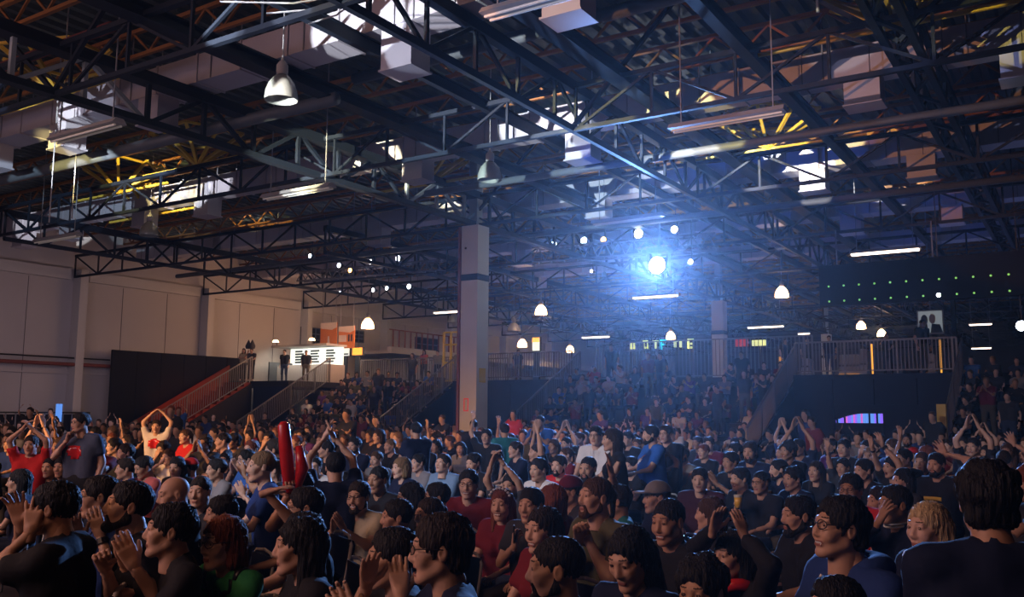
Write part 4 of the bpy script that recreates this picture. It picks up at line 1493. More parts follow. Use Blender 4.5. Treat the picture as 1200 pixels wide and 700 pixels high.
def figure(g='m', stand=False, arms=('rest', 'rest'), lean=.05, hy=0.0, hp=0.0, hr=0.0, mouth='closed', sleeve='short', wr=None, wl=None, hdirs=None,
           hk=(None, None), lod='hero', fat=1.0, hs=1.0, leftlean=0.0):
    hb, hh, hd = {'hero': (.028, .0058, .0056), 'hero2': (.030, .0070, .0070), 'mid': (.038, .0100, .0092), 'low': (.056, .021, .015), 'stuff': (.078, .040, 0)}[lod]
    fem = g == 'f'
    zp = .95 if stand else .55
    P = np.array([0, 0, zp])
    tl = .50
    N = P + np.array([leftlean * tl, math.sin(lean) * tl, math.cos(lean) * tl])
    H = N + np.array([leftlean * .1, .038 + .10 * math.sin(lean), .138])
    sw = (.165 if fem else .192) * (1 + (fat - 1) * .5)
    S = {s: N + np.array([s * sw, -.01, -.055]) for s in (1, -1)}
    E, W, HF = {}, {}, {}
    for s, arm, tgt in ((1, arms[0], wr), (-1, arms[1], wl)):
        off, fd, pn, hk0, hint = ARM[arm]
        mir = np.array([s, 1, 1])
        T = N + np.array(off) * mir if tgt is None else np.asarray(tgt, float)
        E[s], W[s] = ik(S[s], T, .285, .25, np.array(hint) * mir)
        HF[s] = [np.array(fd) * mir, np.array(pn) * mir, hk0]
        fo = W[s] - E[s]
        fo /= np.linalg.norm(fo)
        f0 = HF[s][0] / np.linalg.norm(HF[s][0])
        HF[s][0] = f0 * .75 + fo * .45
    if hdirs:
        for s in hdirs:
            HF[s][0], HF[s][1] = [np.asarray(v, float) for v in hdirs[s]]
    for s, kk in ((1, hk[0]), (-1, hk[1])):
        if kk:
            HF[s][2] = kk
    hip = {s: P + np.array([s * .095, 0, -.02]) for s in (1, -1)}
    if stand:
        kn = {s: np.array([s * .11, .03, .49]) for s in (1, -1)}
        an = {s: np.array([s * .12, -.01, .08]) for s in (1, -1)}
    else:
        kn = {s: np.array([s * .14, .43, .54]) for s in (1, -1)}
        an = {s: np.array([s * .13, .40, .09]) for s in (1, -1)}
    allp = [P, N, H] + list(E.values()) + list(W.values()) + list(kn.values()) + list(an.values()) + [a + np.array([0, .16, 0]) for a in an.values()]
    lo = np.min(allp, 0) - .24
    hi = np.max(allp, 0) + .24
    lo[2] = -.03

    def torso(f, e, k=.05, low=True):
        w2 = .085 * fat
        for s in (-1, 1):
            a = P + np.array([s * w2, 0, .0])
            b = N + np.array([s * (.095 if fem else .115), 0, -.17])
            f.cap(a, b, (.105 if fem else .102) * (1 + (fat - 1) * .7) + e, (.088 if fem else .098) + e, k)
            f.cap(N + np.array([s * .035, -.01, -.025]), S[s], .050 + e, .052 + e, .04)
        if fat > 1.05:
            f.ell((P + N) / 2 + np.array([0, .07, -.07]), (.15 * fat + e, .12 * fat + e, .18 + e), .05)
        if fem:
            for s in (-1, 1):
                f.ell(N + np.array([s * .07, .075, -.2]), (.06 + e, .055 + e, .06 + e), .03)

    def legs(f, e):
        for s in (-1, 1):
            f.cap(hip[s], kn[s], .082 + e, .058 + e, .03)
            f.cap(kn[s], an[s], .054 + e, .040 + e, .02)

    b = Fld(lo, hi, hb)
    torso(b, -.009)
    legs(b, 0)
    b.cap(N + np.array([0, -.01, -.05]), H + np.array([0, -.03, -.07]), .056 if fem else .064, .048 if fem else .056, .03)
    for s in (-1, 1):
        b.cap(an[s], an[s] + np.array([0, .13, -.04]), .04, .035, .02)
        b.cap(S[s], E[s], .048 if not fem else .042, .042 if not fem else .036, .03)
        b.cap(E[s], W[s], .043 if not fem else .037, .028 if not fem else .025, .012)
        if lod == 'stuff':
            b.ell(W[s] + HF[s][0] * .08, (.045, .045, .05), .02)
    V, F = b.nets()
    Vs, Fs, Ms = [V], [F], [np.zeros(len(F), int)]
    n = len(V)
    R = rotz(hy) @ rotx(-hp) @ rotyy(hr)
    if lod == 'stuff':
        hv, hf, hm = head_mesh('m', 'closed', .036)
    else:
        hv, hf, hm = head_mesh(g, mouth, hh)
    Vs.append((hv * hs) @ R.T + H)
    Fs.append(hf + n)
    Ms.append(hm)
    n += len(hv)
    if hd:
        for s in (1, -1):
            vv, ff = hand_mesh(HF[s][2], hd)
            if s == -1:
                vv = vv * np.array([-1, 1, 1])
                ff = ff[:, ::-1]
            fr = frame_from(HF[s][0], HF[s][1])
            Vs.append((vv * (.93 if fem else 1)) @ fr.T + W[s])
            Fs.append(ff + n)
            Ms.append(np.zeros(len(ff), int))
            n += len(vv)
    body = (np.concatenate(Vs), np.concatenate(Fs), np.concatenate(Ms))
    # shirt
    c = Fld(lo, hi, hb)
    e = .014
    torso(c, e)
    for s in (-1, 1):
        if sleeve == 'long':
            Q = E[s] + (W[s] - E[s]) * .93
            c.cap(S[s], E[s], .062, .055, .03)
            c.cone(E[s], Q, .055, .042, .015)
        elif sleeve == 'none':
            pass
        else:
            Q = S[s] + (E[s] - S[s]) * (.97 if sleeve == 'elbow' else .68)
            c.cone(S[s], Q, .066, .068, .03)
    c.cap(N + np.array([0, -.015, -.13]), N + np.array([0, -.018, -.045]), .090, .078, .03)
    nr = .062
    c.ell(N + np.array([0, .035, .04]), (nr + .004, nr + .010, .065), .012, True)
    if hb < .03:
        X, Y, Z = c.ax[0][:, None, None], c.ax[1][None, :, None], c.ax[2][None, None, :]
        c.D += (.0045 * np.sin(Z * 34 + X * 21 + 3 * np.sin(Y * 18)) + .003 * np.sin(X * 47 - Z * 23 + Y * 30)).astype(np.float32)
    c.cut((0, 0, -1), -(zp - .10))
    shirt = c.nets()
    d = Fld((lo[0], lo[1], -.03), (hi[0], hi[1], zp + .16), max(hb, .036))
    legs(d, .014)
    for s in (-1, 1):
        d.cap(hip[-1], hip[1], .108, .108, .04)
    d.cut((0, 0, 1), zp + .06)
    d.cut((0, 0, -1), -.10)
    trou = d.nets()
    sh = Fld((-.3, -.2, -.03), (.3, .75, .2), .034 if hb < .04 else hb)
    for s in (-1, 1):
        a = an[s]
        sh.cap((a[0], a[1] - .03, .045), (a[0] + s * .02, a[1] + .17, .042), .046, .044, 0)
    sh.cut((0, 0, -1), 0)
    shoes = sh.nets()
    return dict(body=body, shirt=shirt, trousers=trou, shoes=shoes, H=H, R=R, N=N, W=W, HF=HF, E=E, S=S, hs=hs, P=P)


def hairset(fig, kind, lod):
    h = {'hero': .0085, 'hero2': .0095, 'mid': .0125, 'low': .021, 'stuff': .036}[lod]
    V, F = hair_mesh(kind, h)
    return (V * fig['hs']) @ fig['R'].T + fig['H'], F


def headpart(fig, VF):
    return (VF[0] * fig['hs']) @ fig['R'].T + fig['H'], VF[1]


SKIN = [(.50, .29, .19), (.44, .24, .15), (.56, .34, .24), (.36, .19, .11), (.60, .38, .28), (.27, .14, .085)]
HAIRC = {'black': (.010, .009, .010), 'dark': (.022, .014, .010), 'brown': (.07, .035, .018), 'auburn': (.17, .045, .02), 'blond': (.55, .40, .22), 'grey': (.25, .24, .24),
         'light': (.20, .12, .06)}
SHIRTC = {'black': (.010, .010, .013), 'charcoal': (.03, .03, .035), 'navy': (.007, .012, .038), 'dark blue': (.015, .04, .16), 'blue': (.03, .12, .42), 'grey': (.20, .20, .21),
          'white': (.62, .60, .58), 'red': (.50, .02, .02), 'dark red': (.16, .012, .018), 'green': (.03, .22, .07), 'olive': (.075, .07, .03), 'teal': (.03, .20, .22),
          'khaki': (.42, .36, .24), 'salmon': (.45, .10, .09), 'purple': (.10, .03, .16), 'orange': (.55, .20, .04), 'maroon': (.12, .012, .03), 'light blue': (.16, .27, .42)}
TROU = [(.012, .016, .03), (.012, .012, .014), (.03, .045, .09), (.08, .07, .05)]


def place(fig, name, M, colors, hairparts, extra=()):
    """link a figure: the body mesh is the thing, garments and hair its children"""
    me = fig.get('_me')
    if me is None:
        me = {}
        me['person'] = new_mesh('person', fig['body'][0], fig['body'][1], fig['body'][2], HEAD_MATS)
        me['shirt'] = new_mesh('shirt', *fig['shirt'], mats=('fabric',))
        me['trousers'] = new_mesh('trousers', *fig['trousers'], mats=('fabric',))
        me['shoes'] = new_mesh('shoes', *fig['shoes'], mats=('plastic_black',))
        fig['_me'] = me
        fig['_hair'] = {}
    o = link(name, me['person'], None, M, colors['skin'])
    link('shirt', me['shirt'], o, None, colors['shirt'], True)
    link('trousers', me['trousers'], o, None, colors['trousers'], True)
    link('shoes', me['shoes'], o, None, None, True)
    for key, nm, vf, col, m in hairparts:
        if key not in fig['_hair']:
            VF = vf()
            fig['_hair'][key] = new_mesh(nm, VF[0], VF[1], mats=(m,))
        link(nm, fig['_hair'][key], o, None, col, True)
    return o

# ------------------------------------------------------------------ the crowd: people one can single out
# px, py, head height px, face angle (0 to camera, 90 profile facing picture left, 180 away), sex, hair, hair colour, shirt, skin, options, label, short reference
HEROES = [
 (62, 597, 62, 112, 'm', 'messy', 'black', 'black', 1, dict(hp_=[(24, 614, .05), (36, 625, -.1)], hk=('open', 'open')), 'person in black T-shirt, black hair, back half turned, clapping high at the lower left edge', 'the black-haired man at lower left'),
 (115, 583, 50, 86, 'm', 'short', 'black', 'dark blue', 0, dict(hp_=[(118, 628, -.25), (92, 632, -.25)], glasses=1, bands=1, badge=1, pr=(0, -.2, .07, .05, 'print_white')), 'person in blue printed T-shirt with glasses, two black wristbands, clapping upright hands', 'the man with black wristbands'),
 (149, 594, 60, 82, 'm', 'short', 'black', 'black', 0, dict(mouth='open', beard=1, hp_=[(158, 665, -.3), (148, 662, -.2)], hp=-.15), 'person shouting with open mouth, dark goatee, praying hands clapping', 'the shouting man'),
 (198, 623, 64, 88, 'm', 'messy', 'black', 'black', 2, dict(arms=('fistsup', 'rest'), hp=-.1), 'person in black shirt, profile, black hair, small fist held at chest', 'the profile man in black'),
 (260, 637, 62, 54, 'f', 'bob', 'auburn', 'green', 2, dict(glasses=1, lips=1, trim=1), 'person with auburn bob, glasses and red lips, green top with dark trim', 'the woman in green'),
 (203, 580, 44, 74, 'm', 'none', 'black', 'charcoal', 2, dict(mouth='smile', hp=.15), 'bald smiling person with head bent forward, dark shirt', 'the bald man'),
 (234, 577, 38, 25, 'm', 'buzz', 'dark', 'charcoal', 2, dict(fat=1.2), 'round-faced person with cropped hair, right of the bald man', 'the round-faced man'),
 (258, 603, 42, 75, 'f', 'messy', 'black', 'black', 0, dict(), 'dark-haired person low behind the woman with the auburn bob', 'the half-hidden dark head'),
 (350, 641, 68, 86, 'f', 'long', 'black', 'black', 2, dict(), 'person with very long straight black hair, black top, in profile', 'the long-haired woman'),
 (353, 628, 55, 100, 'm', 'short', 'black', 'black', 0, dict(arms=('up', 'rest'), hp_=[(302, 562, .1), None], sleeve='elbow', hdir=(.75, 0, .25)), 'person in black with one bare forearm raised, hand flat sideways', 'the arm-raised person in black'),
 (356, 596, 50, 84, 'm', 'short', 'black', 'charcoal', 2, dict(glasses=1), 'person with glasses and dark hair just above the long black hair', 'the man behind the long hair'),
 (347, 573, 42, 78, 'm', 'short', 'dark', 'charcoal', 1, dict(glasses=1, hp_=[(338, 580, -.1), None], arms=('fistsup', 'rest'), stick=1, beard=2), 'person with glasses holding up a red inflatable stick', 'the man with the red stick'),
 (420, 583, 38, 28, 'm', 'short', 'dark', 'khaki', 0, dict(glasses=1, beard=2, mouth='smile', arms=('clap', 'clap')), 'smiling bearded person with glasses in a pale khaki T-shirt, clapping', 'the man in khaki'),
 (402, 569, 32, 60, 'm', 'short', 'black', 'navy', 1, dict(), 'person half hidden left behind the khaki T-shirt', 'the dark face by the khaki shirt'),
 (443, 563, 33, 40, 'm', 'buzz', 'black', 'black', 3, dict(), 'slim person in black with cropped black hair, right of the khaki shirt', 'the slim man in black'),
 (464, 607, 42, 80, 'm', 'short', 'black', 'navy', 1, dict(), 'dark-haired person in profile, between khaki shirt and cupped hands', 'the profile man in navy'),
 (459, 655, 72, 82, 'm', 'fade', 'black', 'black', 0, dict(arms=('mouth', 'mouth'), hp_=[(430, 686, -.2), (470, 700, -.28)], mouth='open'), 'person with faded haircut cupping both hands to the mouth', 'the man cupping his hands'),
 (515, 645, 82, 88, 'm', 'mop', 'dark', 'navy', 2, dict(glasses=1, mouth='open', fat=1.15, arms=('clap', 'clap')), 'large person with glasses and full dark hair, mouth open, dark blue shirt', 'the big man with glasses'),
 (480, 584, 36, 84, 'f', 'bob', 'black', 'black', 1, dict(glasses=1), 'person with round black bob and glasses behind the profile man in navy', 'the black bob'),
 (511, 584, 36, 80, 'm', 'short', 'black', 'charcoal', 0, dict(glasses=1), 'person with glasses in profile, right of the black bob', 'the glasses profile'),
 (502, 604, 38, 60, 'f', 'tied', 'dark', 'black', 0, dict(), 'person with tied hair just above the big man with glasses', 'the tied hair'),
 (549, 568, 35, 12, 'm', 'short', 'black', 'dark red', 2, dict(glasses=1, mouth='smile', fat=1.15), 'person in dark red jersey with glasses, facing the camera', 'the man in the red jersey'),
 (588, 592, 38, 22, 'f', 'long', 'auburn', 'dark red', 2, dict(mouth='smile', tiara=1), 'laughing person with a white flower band in the hair', 'the girl with the flower band'),
 (622, 593, 42, 30, 'm', 'short', 'black', 'charcoal', 0, dict(arms=('phone', 'rest'), hp_=[(603, 640, -.12), None]), 'person with short black hair holding a dark phone at face height', 'the man with the phone'),
 (636, 622, 54, 48, 'f', 'long', 'dark', 'dark red', 2, dict(mouth='smile'), 'smiling person with long dark hair and a dark red top', 'the smiling long-haired woman'),
 (650, 668, 78, 86, 'm', 'buzz', 'black', 'black', 2, dict(beard=2), 'person with short black hair and beard in strict profile at the bottom middle', 'the bearded profile at bottom'),
 (646, 588, 40, 120, 'f', 'long', 'auburn', 'dark red', 2, dict(), 'person with long red hair seen from behind', 'the red-haired woman'),
 (667, 577, 36, 70, 'm', 'short', 'dark', 'charcoal', 1, dict(cap='maroon'), 'person wearing a maroon cap', 'the maroon cap'),
 (697, 584, 50, 55, 'm', 'tied', 'brown', 'olive', 2, dict(beard=2, hp=-.12, arms=('fistsup', 'fistsup'), hp_=[(678, 632, -.2), (690, 635, -.2)]), 'person with swept back hair, olive shirt, fists together', 'the man in olive'),
 (722, 588, 40, 90, 'm', 'short', 'black', 'teal', 1, dict(arms=('up', 'claphigh'), hp_=[(716, 553, -.05), None]), 'person in teal T-shirt with one arm raised', 'the teal T-shirt'),
 (783, 612, 54, 36, 'm', 'buzz', 'black', 'black', 1, dict(mouth='smile', hp=.1, fat=1.1), 'broadly smiling person with cropped hair leaning forward in black', 'the broad smiling man'),
 (769, 584, 38, 70, 'm', 'short', 'dark', 'navy', 0, dict(cap='grey'), 'person in a grey cap with a wide brim', 'the grey cap'),
 (738, 655, 72, 35, 'f', 'long', 'black', 'navy', 0, dict(hp=.35), 'person with long dark hair looking down, navy top', 'the woman looking down'),
 (821, 694, 76, 25, 'f', 'curly', 'black', 'black', 0, dict(hp=.1), 'person with a big black curly head at the bottom edge', 'the curly head'),
 (858, 652, 54, 50, 'f', 'long', 'black', 'black', 0, dict(arms=('over', 'over'), sleeve='long', scarf='inflatable_red', hp_=[(836, 622, -.1), (872, 628, -.1)]), 'person in black with a red scarf, both hands raised clapping', 'the woman with raised hands'),
 (832, 603, 40, 100, 'f', 'long', 'brown', 'charcoal', 2, dict(), 'brown-haired person behind the raised clapping hands', 'the brown hair'),
 (935, 605, 48, 62, 'm', 'short', 'black', 'black', 0, dict(beard=1), 'person with full black beard in black T-shirt', 'the black-bearded man'),
 (983, 620, 74, 58, 'm', 'mop', 'black', 'dark blue', 0, dict(glasses=1, mouth='smile', hp=-.15, sleeve='hood', strings=1), 'person in blue hooded sweatshirt with glasses, smiling upwards', 'the man in the blue hoodie'),
 (997, 575, 40, 22, 'm', 'short', 'black', 'red', 3, dict(glasses=1, fat=1.2), 'person with glasses in a bright red jacket behind the blue hoodie', 'the man in the red jacket'),
 (1048, 592, 46, 55, 'm', 'short', 'black', 'navy', 3, dict(arms=('face', 'rest'), hp_=[(1030, 612, -.12), None], sleeve='long', stripes=1), 'person in navy jacket with striped collar, hand over the mouth', 'the man with hand on mouth'),
 (1031, 588, 36, 60, 'm', 'short', 'dark', 'charcoal', 1, dict(), 'head half hidden left of the striped navy jacket', 'the half-hidden head right'),
 (1087, 620, 62, 42, 'f', 'long', 'blond', 'navy', 4, dict(scarf=1), 'older blonde person with a pale scarf', 'the blonde woman'),
 (1156, 590, 112, 166, 'm', 'curly', 'black', 'navy', 1, dict(fat=1.1, sleeve='long'), 'large dark head seen from behind at the right edge, navy shirt', 'the large head at right'),
 (978, 716, 66, 60, 'f', 'short', 'black', 'charcoal', 0, dict(), 'top of a dark head at the bottom edge under the blue hoodie', 'the head below the hoodie'),
 # ---- middle distance
 (36, 522, 18, 20, 'm', 'short', 'dark', 'red', 0, dict(arms=('overclasp', 'overclasp'), stand=1, lean=-.15), 'person in bright red T-shirt with both arms over the head', 'the red T-shirt'),
 (94, 496, 25, 62, 'm', 'short', 'black', 'charcoal', 2, dict(stand=1, bt=38, arms=('fistsup', 'side'), glasses=1, fat=1.04, pr=(.0, -.20, .10, .075, 'inflatable_red'), hp_=[(79, 515, -.1), None], shc=(.06, .075, .12)), 'standing person in grey-blue T-shirt with a red oval print', 'the standing man with red print'),
 (58, 548, 25, 30, 'm', 'short', 'black', 'black', 0, dict(), 'person in black T-shirt in front of the standing man, left one', 'the left black T-shirt pair man'),
 (72, 548, 25, 30, 'm', 'short', 'black', 'charcoal', 1, dict(), 'person with round face leaning to the black T-shirt neighbour', 'the round face beside him'),
 (147, 550, 26, 84, 'm', 'short', 'dark', 'dark blue', 0, dict(), 'person in blue shirt, profile, short dark hair, left of the salmon shirt', 'the blue shirt profile'),
 (168, 548, 26, 60, 'm', 'short', 'black', 'salmon', 1, dict(hp=.3), 'person in salmon red T-shirt looking down', 'the salmon shirt'),
 (207, 548, 25, 30, 'f', 'long', 'black', 'black', 0, dict(hp=.1), 'dark long-haired person left of the red cap', 'the dark girl'),
 (222, 549, 23, 120, 'm', 'short', 'black', 'red', 0, dict(cap='red'), 'person with a round bright red cap', 'the round red cap'),
 (253, 551, 27, 70, 'm', 'short', 'black', 'grey', 0, dict(sleeve='long', mouth='open'), 'person in grey hooded top on a white tubular chair', 'the grey hooded top'),
 (264, 540, 20, 30, 'm', 'short', 'black', 'navy', 2, dict(glasses=1), 'person with glasses just above the grey hooded top', 'the glasses above grey'),
 (288, 539, 24, 70, 'm', 'short', 'black', 'blue', 2, dict(glasses=1), 'person in light blue shirt with glasses in profile', 'the light blue shirt'),
 (197, 536, 18, 40, 'm', 'light' and 'short', 'brown', 'white', 4, dict(arms=('face', 'rest')), 'person in white glowing in amber light, hand by the face', 'the amber-lit white shirt'),
 (183, 500, 12, 10, 'm', 'short', 'dark', 'white', 2, dict(stand=1, arms=('arch', 'arch'), pr=(0, -.2, .12, .1, 'inflatable_red')), 'standing person in white and red with arms arched over the head', 'the arms arch'),
 (369, 547, 24, 12, 'm', 'short', 'black', 'white', 4, dict(glasses=1), 'pale person with glasses facing the camera, right of the red stick', 'the pale glasses face'),
 (393, 548, 27, 176, 'm', 'short', 'black', 'navy', 2, dict(stand=1, arms=('over', 'over'), hp_=[(381, 512, .1), (391, 513, .1)]), 'person in navy from behind, both arms stretched up', 'the navy back with raised arms'),
 (441, 539, 20, 40, 'm', 'short', 'brown', 'grey', 2, dict(mouth='smile'), 'smiling person in grey left of the long light hair', 'the smiling grey shirt'),
 (470, 549, 26, 64, 'm', 'bob', 'light', 'navy', 4, dict(pr=(-.05, -.22, .07, .06, 'print_white')), 'person with chin-length light brown hair, navy shirt with white print', 'the light brown hair'),
 (490, 543, 22, 55, 'm', 'short', 'black', 'grey', 2, dict(), 'person in grey between light brown hair and blue zip top', 'the grey shirt between'),
 (519, 544, 24, 40, 'm', 'short', 'dark', 'light blue', 4, dict(hp=-.25, sleeve='long'), 'young person looking up in a light blue zip top', 'the light blue zip top'),
 (555, 543, 24, 45, 'm', 'short', 'black', 'black', 2, dict(hp=.15, beard=2), 'dark-haired person below the white column foot, looking down', 'the man below the column'),
 (598, 570, 26, 25, 'm', 'short', 'black', 'charcoal', 1, dict(arms=('overclasp', 'overclasp'), hp_=[(577, 541, -.05), (588, 541, -.05)]), 'person with hands clasped over the head, arms forming a triangle', 'the clasped raised hands'),
 (540, 526, 16, 20, 'f', 'long', 'dark', 'grey', 2, dict(), 'long-haired person in grey in front of the column foot', 'the long hair by the column'),
 (487, 505, 15, 150, 'm', 'short', 'black', 'navy', 1, dict(stand=1), 'standing person in navy left of the column, turned away', 'the standing navy back'),
 (555, 499, 14, 175, 'm', 'short', 'black', 'black', 0, dict(stand=1), 'standing person in black right at the foot of the white column', 'the man at the column foot'),
 (570, 512, 14, 20, 'm', 'short', 'black', 'black', 0, dict(stand=1, arms=('up', 'side')), 'person in black waving an arm beside the column foot', 'the waving arm'),
 (591, 505, 13, 160, 'm', 'short', 'dark', 'teal', 1, dict(stand=1), 'standing person in teal near the foot of the centre left railing', 'the standing teal shirt'),
 (631, 551, 28, 45, 'm', 'short', 'black', 'white', 0, dict(), 'person with neat black hair and a white collar', 'the white collar'),
 (655, 546, 25, 35, 'm', 'short', 'black', 'red', 2, dict(beard=2), 'person with moustache in a red shirt', 'the red shirt with moustache'),
 (689, 550, 30, 28, 'm', 'thin', 'black', 'navy', 0, dict(beard=1), 'person with high forehead and full black beard', 'the high forehead and beard'),
 (698, 511, 20, 20, 'm', 'short', 'black', 'white', 2, dict(stand=1, glasses=1, strings=1), 'standing person in white polo with a lanyard', 'the standing white polo'),
 (717, 516, 21, 80, 'f', 'long', 'dark', 'black', 0, dict(stand=1, sleeve='none'), 'standing person with long hair and a black sleeveless top, profile', 'the sleeveless top'),
 (762, 510, 20, 72, 'm', 'short', 'black', 'blue', 0, dict(stand=1, beard=1, fat=1.2, pr=(.05, -.2, .06, .04, 'print_white')), 'standing bearded person in a bright blue T-shirt', 'the bright blue T-shirt'),
 (780, 509, 18, 30, 'm', 'short', 'dark', 'black', 2, dict(stand=1, glasses=1), 'standing person with glasses right of the bright blue T-shirt', 'the glasses by the blue'),
 (773, 548, 24, 170, 'm', 'short', 'black', 'black', 0, dict(arms=('over', 'over'), hp_=[(768, 527, 0), (777, 527, 0)]), 'person from behind clapping both hands over the head, below the bright blue T-shirt', 'the overhead clapping hands'),
 (739, 547, 23, 40, 'm', 'short', 'black', 'black', 2, dict(arms=('cross', 'cross')), 'person in black T-shirt with folded arms', 'the folded arms'),
 (799, 534, 21, 50, 'm', 'short', 'black', 'grey', 1, dict(beard=1, sleeve='none'), 'bearded person in a grey tank top', 'the grey tank top'),
 (820, 563, 29, 10, 'm', 'short', 'black', 'dark red', 2, dict(fat=1.2, shc=(.05, .012, .02)), 'stocky person in dark maroon T-shirt facing the camera', 'the stocky face'),
 (867, 562, 28, 55, 'm', 'short', 'black', 'black', 2, dict(mouth='smile'), 'smiling person in black T-shirt, three quarter profile', 'the smiling black T-shirt'),
 (891, 566, 28, 35, 'm', 'buzz', 'black', 'black', 0, dict(glasses=1, arms=('cup', 'rest'), cup=1), 'person in black with glasses holding a plastic beer cup', 'the first beer drinker'),
 (929, 562, 29, 50, 'm', 'messy', 'black', 'navy', 0, dict(mouth='smile', arms=('cup', 'rest'), cup=1), 'grinning messy-haired person holding a beer cup, navy shirt', 'the second beer drinker'),
 (912, 551, 25, 70, 'm', 'short', 'black', 'navy', 2, dict(beard=1), 'bearded person in profile above the two beer cups', 'the bearded profile above'),
 (956, 553, 25, 30, 'f', 'long', 'dark', 'black', 0, dict(hp=-.1), 'long-haired person in black, chin raised, right of the beer cups', 'the raised chin'),
 (856, 542, 25, 45, 'm', 'short', 'black', 'black', 3, dict(arms=('clap', 'clap')), 'person clapping behind the smiling black T-shirt', 'the clapper behind'),
 (1012, 552, 28, 50, 'm', 'short', 'black', 'black', 2, dict(beard=2), 'person in black with stubble under the raised arms', 'the stubble face'),
 (1045, 548, 26, 48, 'm', 'short', 'black', 'black', 0, dict(mouth='open', bands=1, arms=('up', 'up'), hp_=[(1033, 520, 0), (1021, 522, 0)]), 'shouting person with both arms straight up, wristbands', 'the raised arms shouter'),
 (988, 548, 22, 30, 'm', 'short', 'black', 'charcoal', 1, dict(arms=('up', 'rest'), hp_=[(968, 515, 0), None]), 'person with one long bare arm raised towards the left', 'the long bare arm'),
 (1070, 534, 18, 40, 'm', 'short', 'black', 'black', 0, dict(cap='red'), 'person in a bright red cap far right in the crowd', 'the far red cap'),
 (1080, 542, 24, 20, 'm', 'short', 'brown', 'navy', 2, dict(), 'brown-haired person below the far red cap', 'the brown-haired neighbour'),
 (1097, 545, 28, 28, 'm', 'short', 'black', 'black', 2, dict(beard=1, mouth='smile', arms=('rest', 'up'), hp_=[None, (1108, 532, .05)], pr=(.02, -.2, .09, .02, 'yellow_paint')), 'smiling bearded person in black T-shirt with yellow print, arm raised', 'the bearded smile'),
 (1058, 564, 30, 60, 'f', 'long', 'black', 'charcoal', 2, dict(), 'dark long-haired person above the striped navy jacket', 'the dark hair above the jacket'),
 (1059, 538, 18, 50, 'm', 'short', 'black', 'black', 1, dict(stand=1, arms=('up', 'side'), hp_=[(1055, 512, 0), None]), 'person with a bare arm straight up left of the far red cap', 'the straight bare arm'),
 (11, 522, 17, 40, 'm', 'short', 'dark', 'dark blue', 0, dict(), 'person in dark blue shirt at the far left edge', 'the left edge blue shirt'),
 (22, 565, 30, 100, 'f', 'long', 'black', 'navy', 0, dict(), 'long dark-haired person at the left edge, turned away', 'the long dark hair left'),
 (1176, 540, 24, 170, 'm', 'short', 'dark', 'white', 2, dict(arms=('up', 'phone'), hp_=[(1188, 520, 0), None]), 'person with phone and bare arm raised near the right edge', 'the phone arm at right'),
]

PEOPLE = []     # (x, y, z head, screen x, y, head px, ref)
PHYS_CHAIR = []


def yaw_for(head, th):
    r = np.array([head[0], head[1]]) / math.hypot(head[0], head[1])
    Lf = np.array([-r[1], r[0]])
    a = math.radians(th)
    d = -r * math.cos(a) + Lf * math.sin(a)
    return math.atan2(-d[0], d[1])


def region_patch(VF, fn, off):
    V, F = VF
    C = V[F].mean(1)
    m = fn(C)
    Q = F[m]
    if len(Q) == 0:
        return None
    used, inv = np.unique(Q, return_inverse=True)
    # normals
    n = np.cross(V[F[:, 1]] - V[F[:, 0]], V[F[:, 3]] - V[F[:, 0]])
    VN = np.zeros_like(V)
    for k in range(4):
        np.add.at(VN, F[:, k], n)
    VN /= np.linalg.norm(VN, axis=1)[:, None] + 1e-9
    top = V[used] + VN[used] * off
    bot = V[used] - VN[used] * .003
    nn = len(used)
    Fq = inv.reshape(Q.shape)
    ed = {}
    for q in Fq.tolist():
        for i in range(4):
            e = (q[i], q[(i + 1) % 4])
            ed[e] = 1
    side = [(b, a, a + nn, b + nn) for (a, b) in ed if (b, a) not in ed]
    Fa = np.concatenate([Fq, Fq[:, ::-1] + nn] + ([np.array(side)] if side else []))
    return np.concatenate([top, bot]), Fa


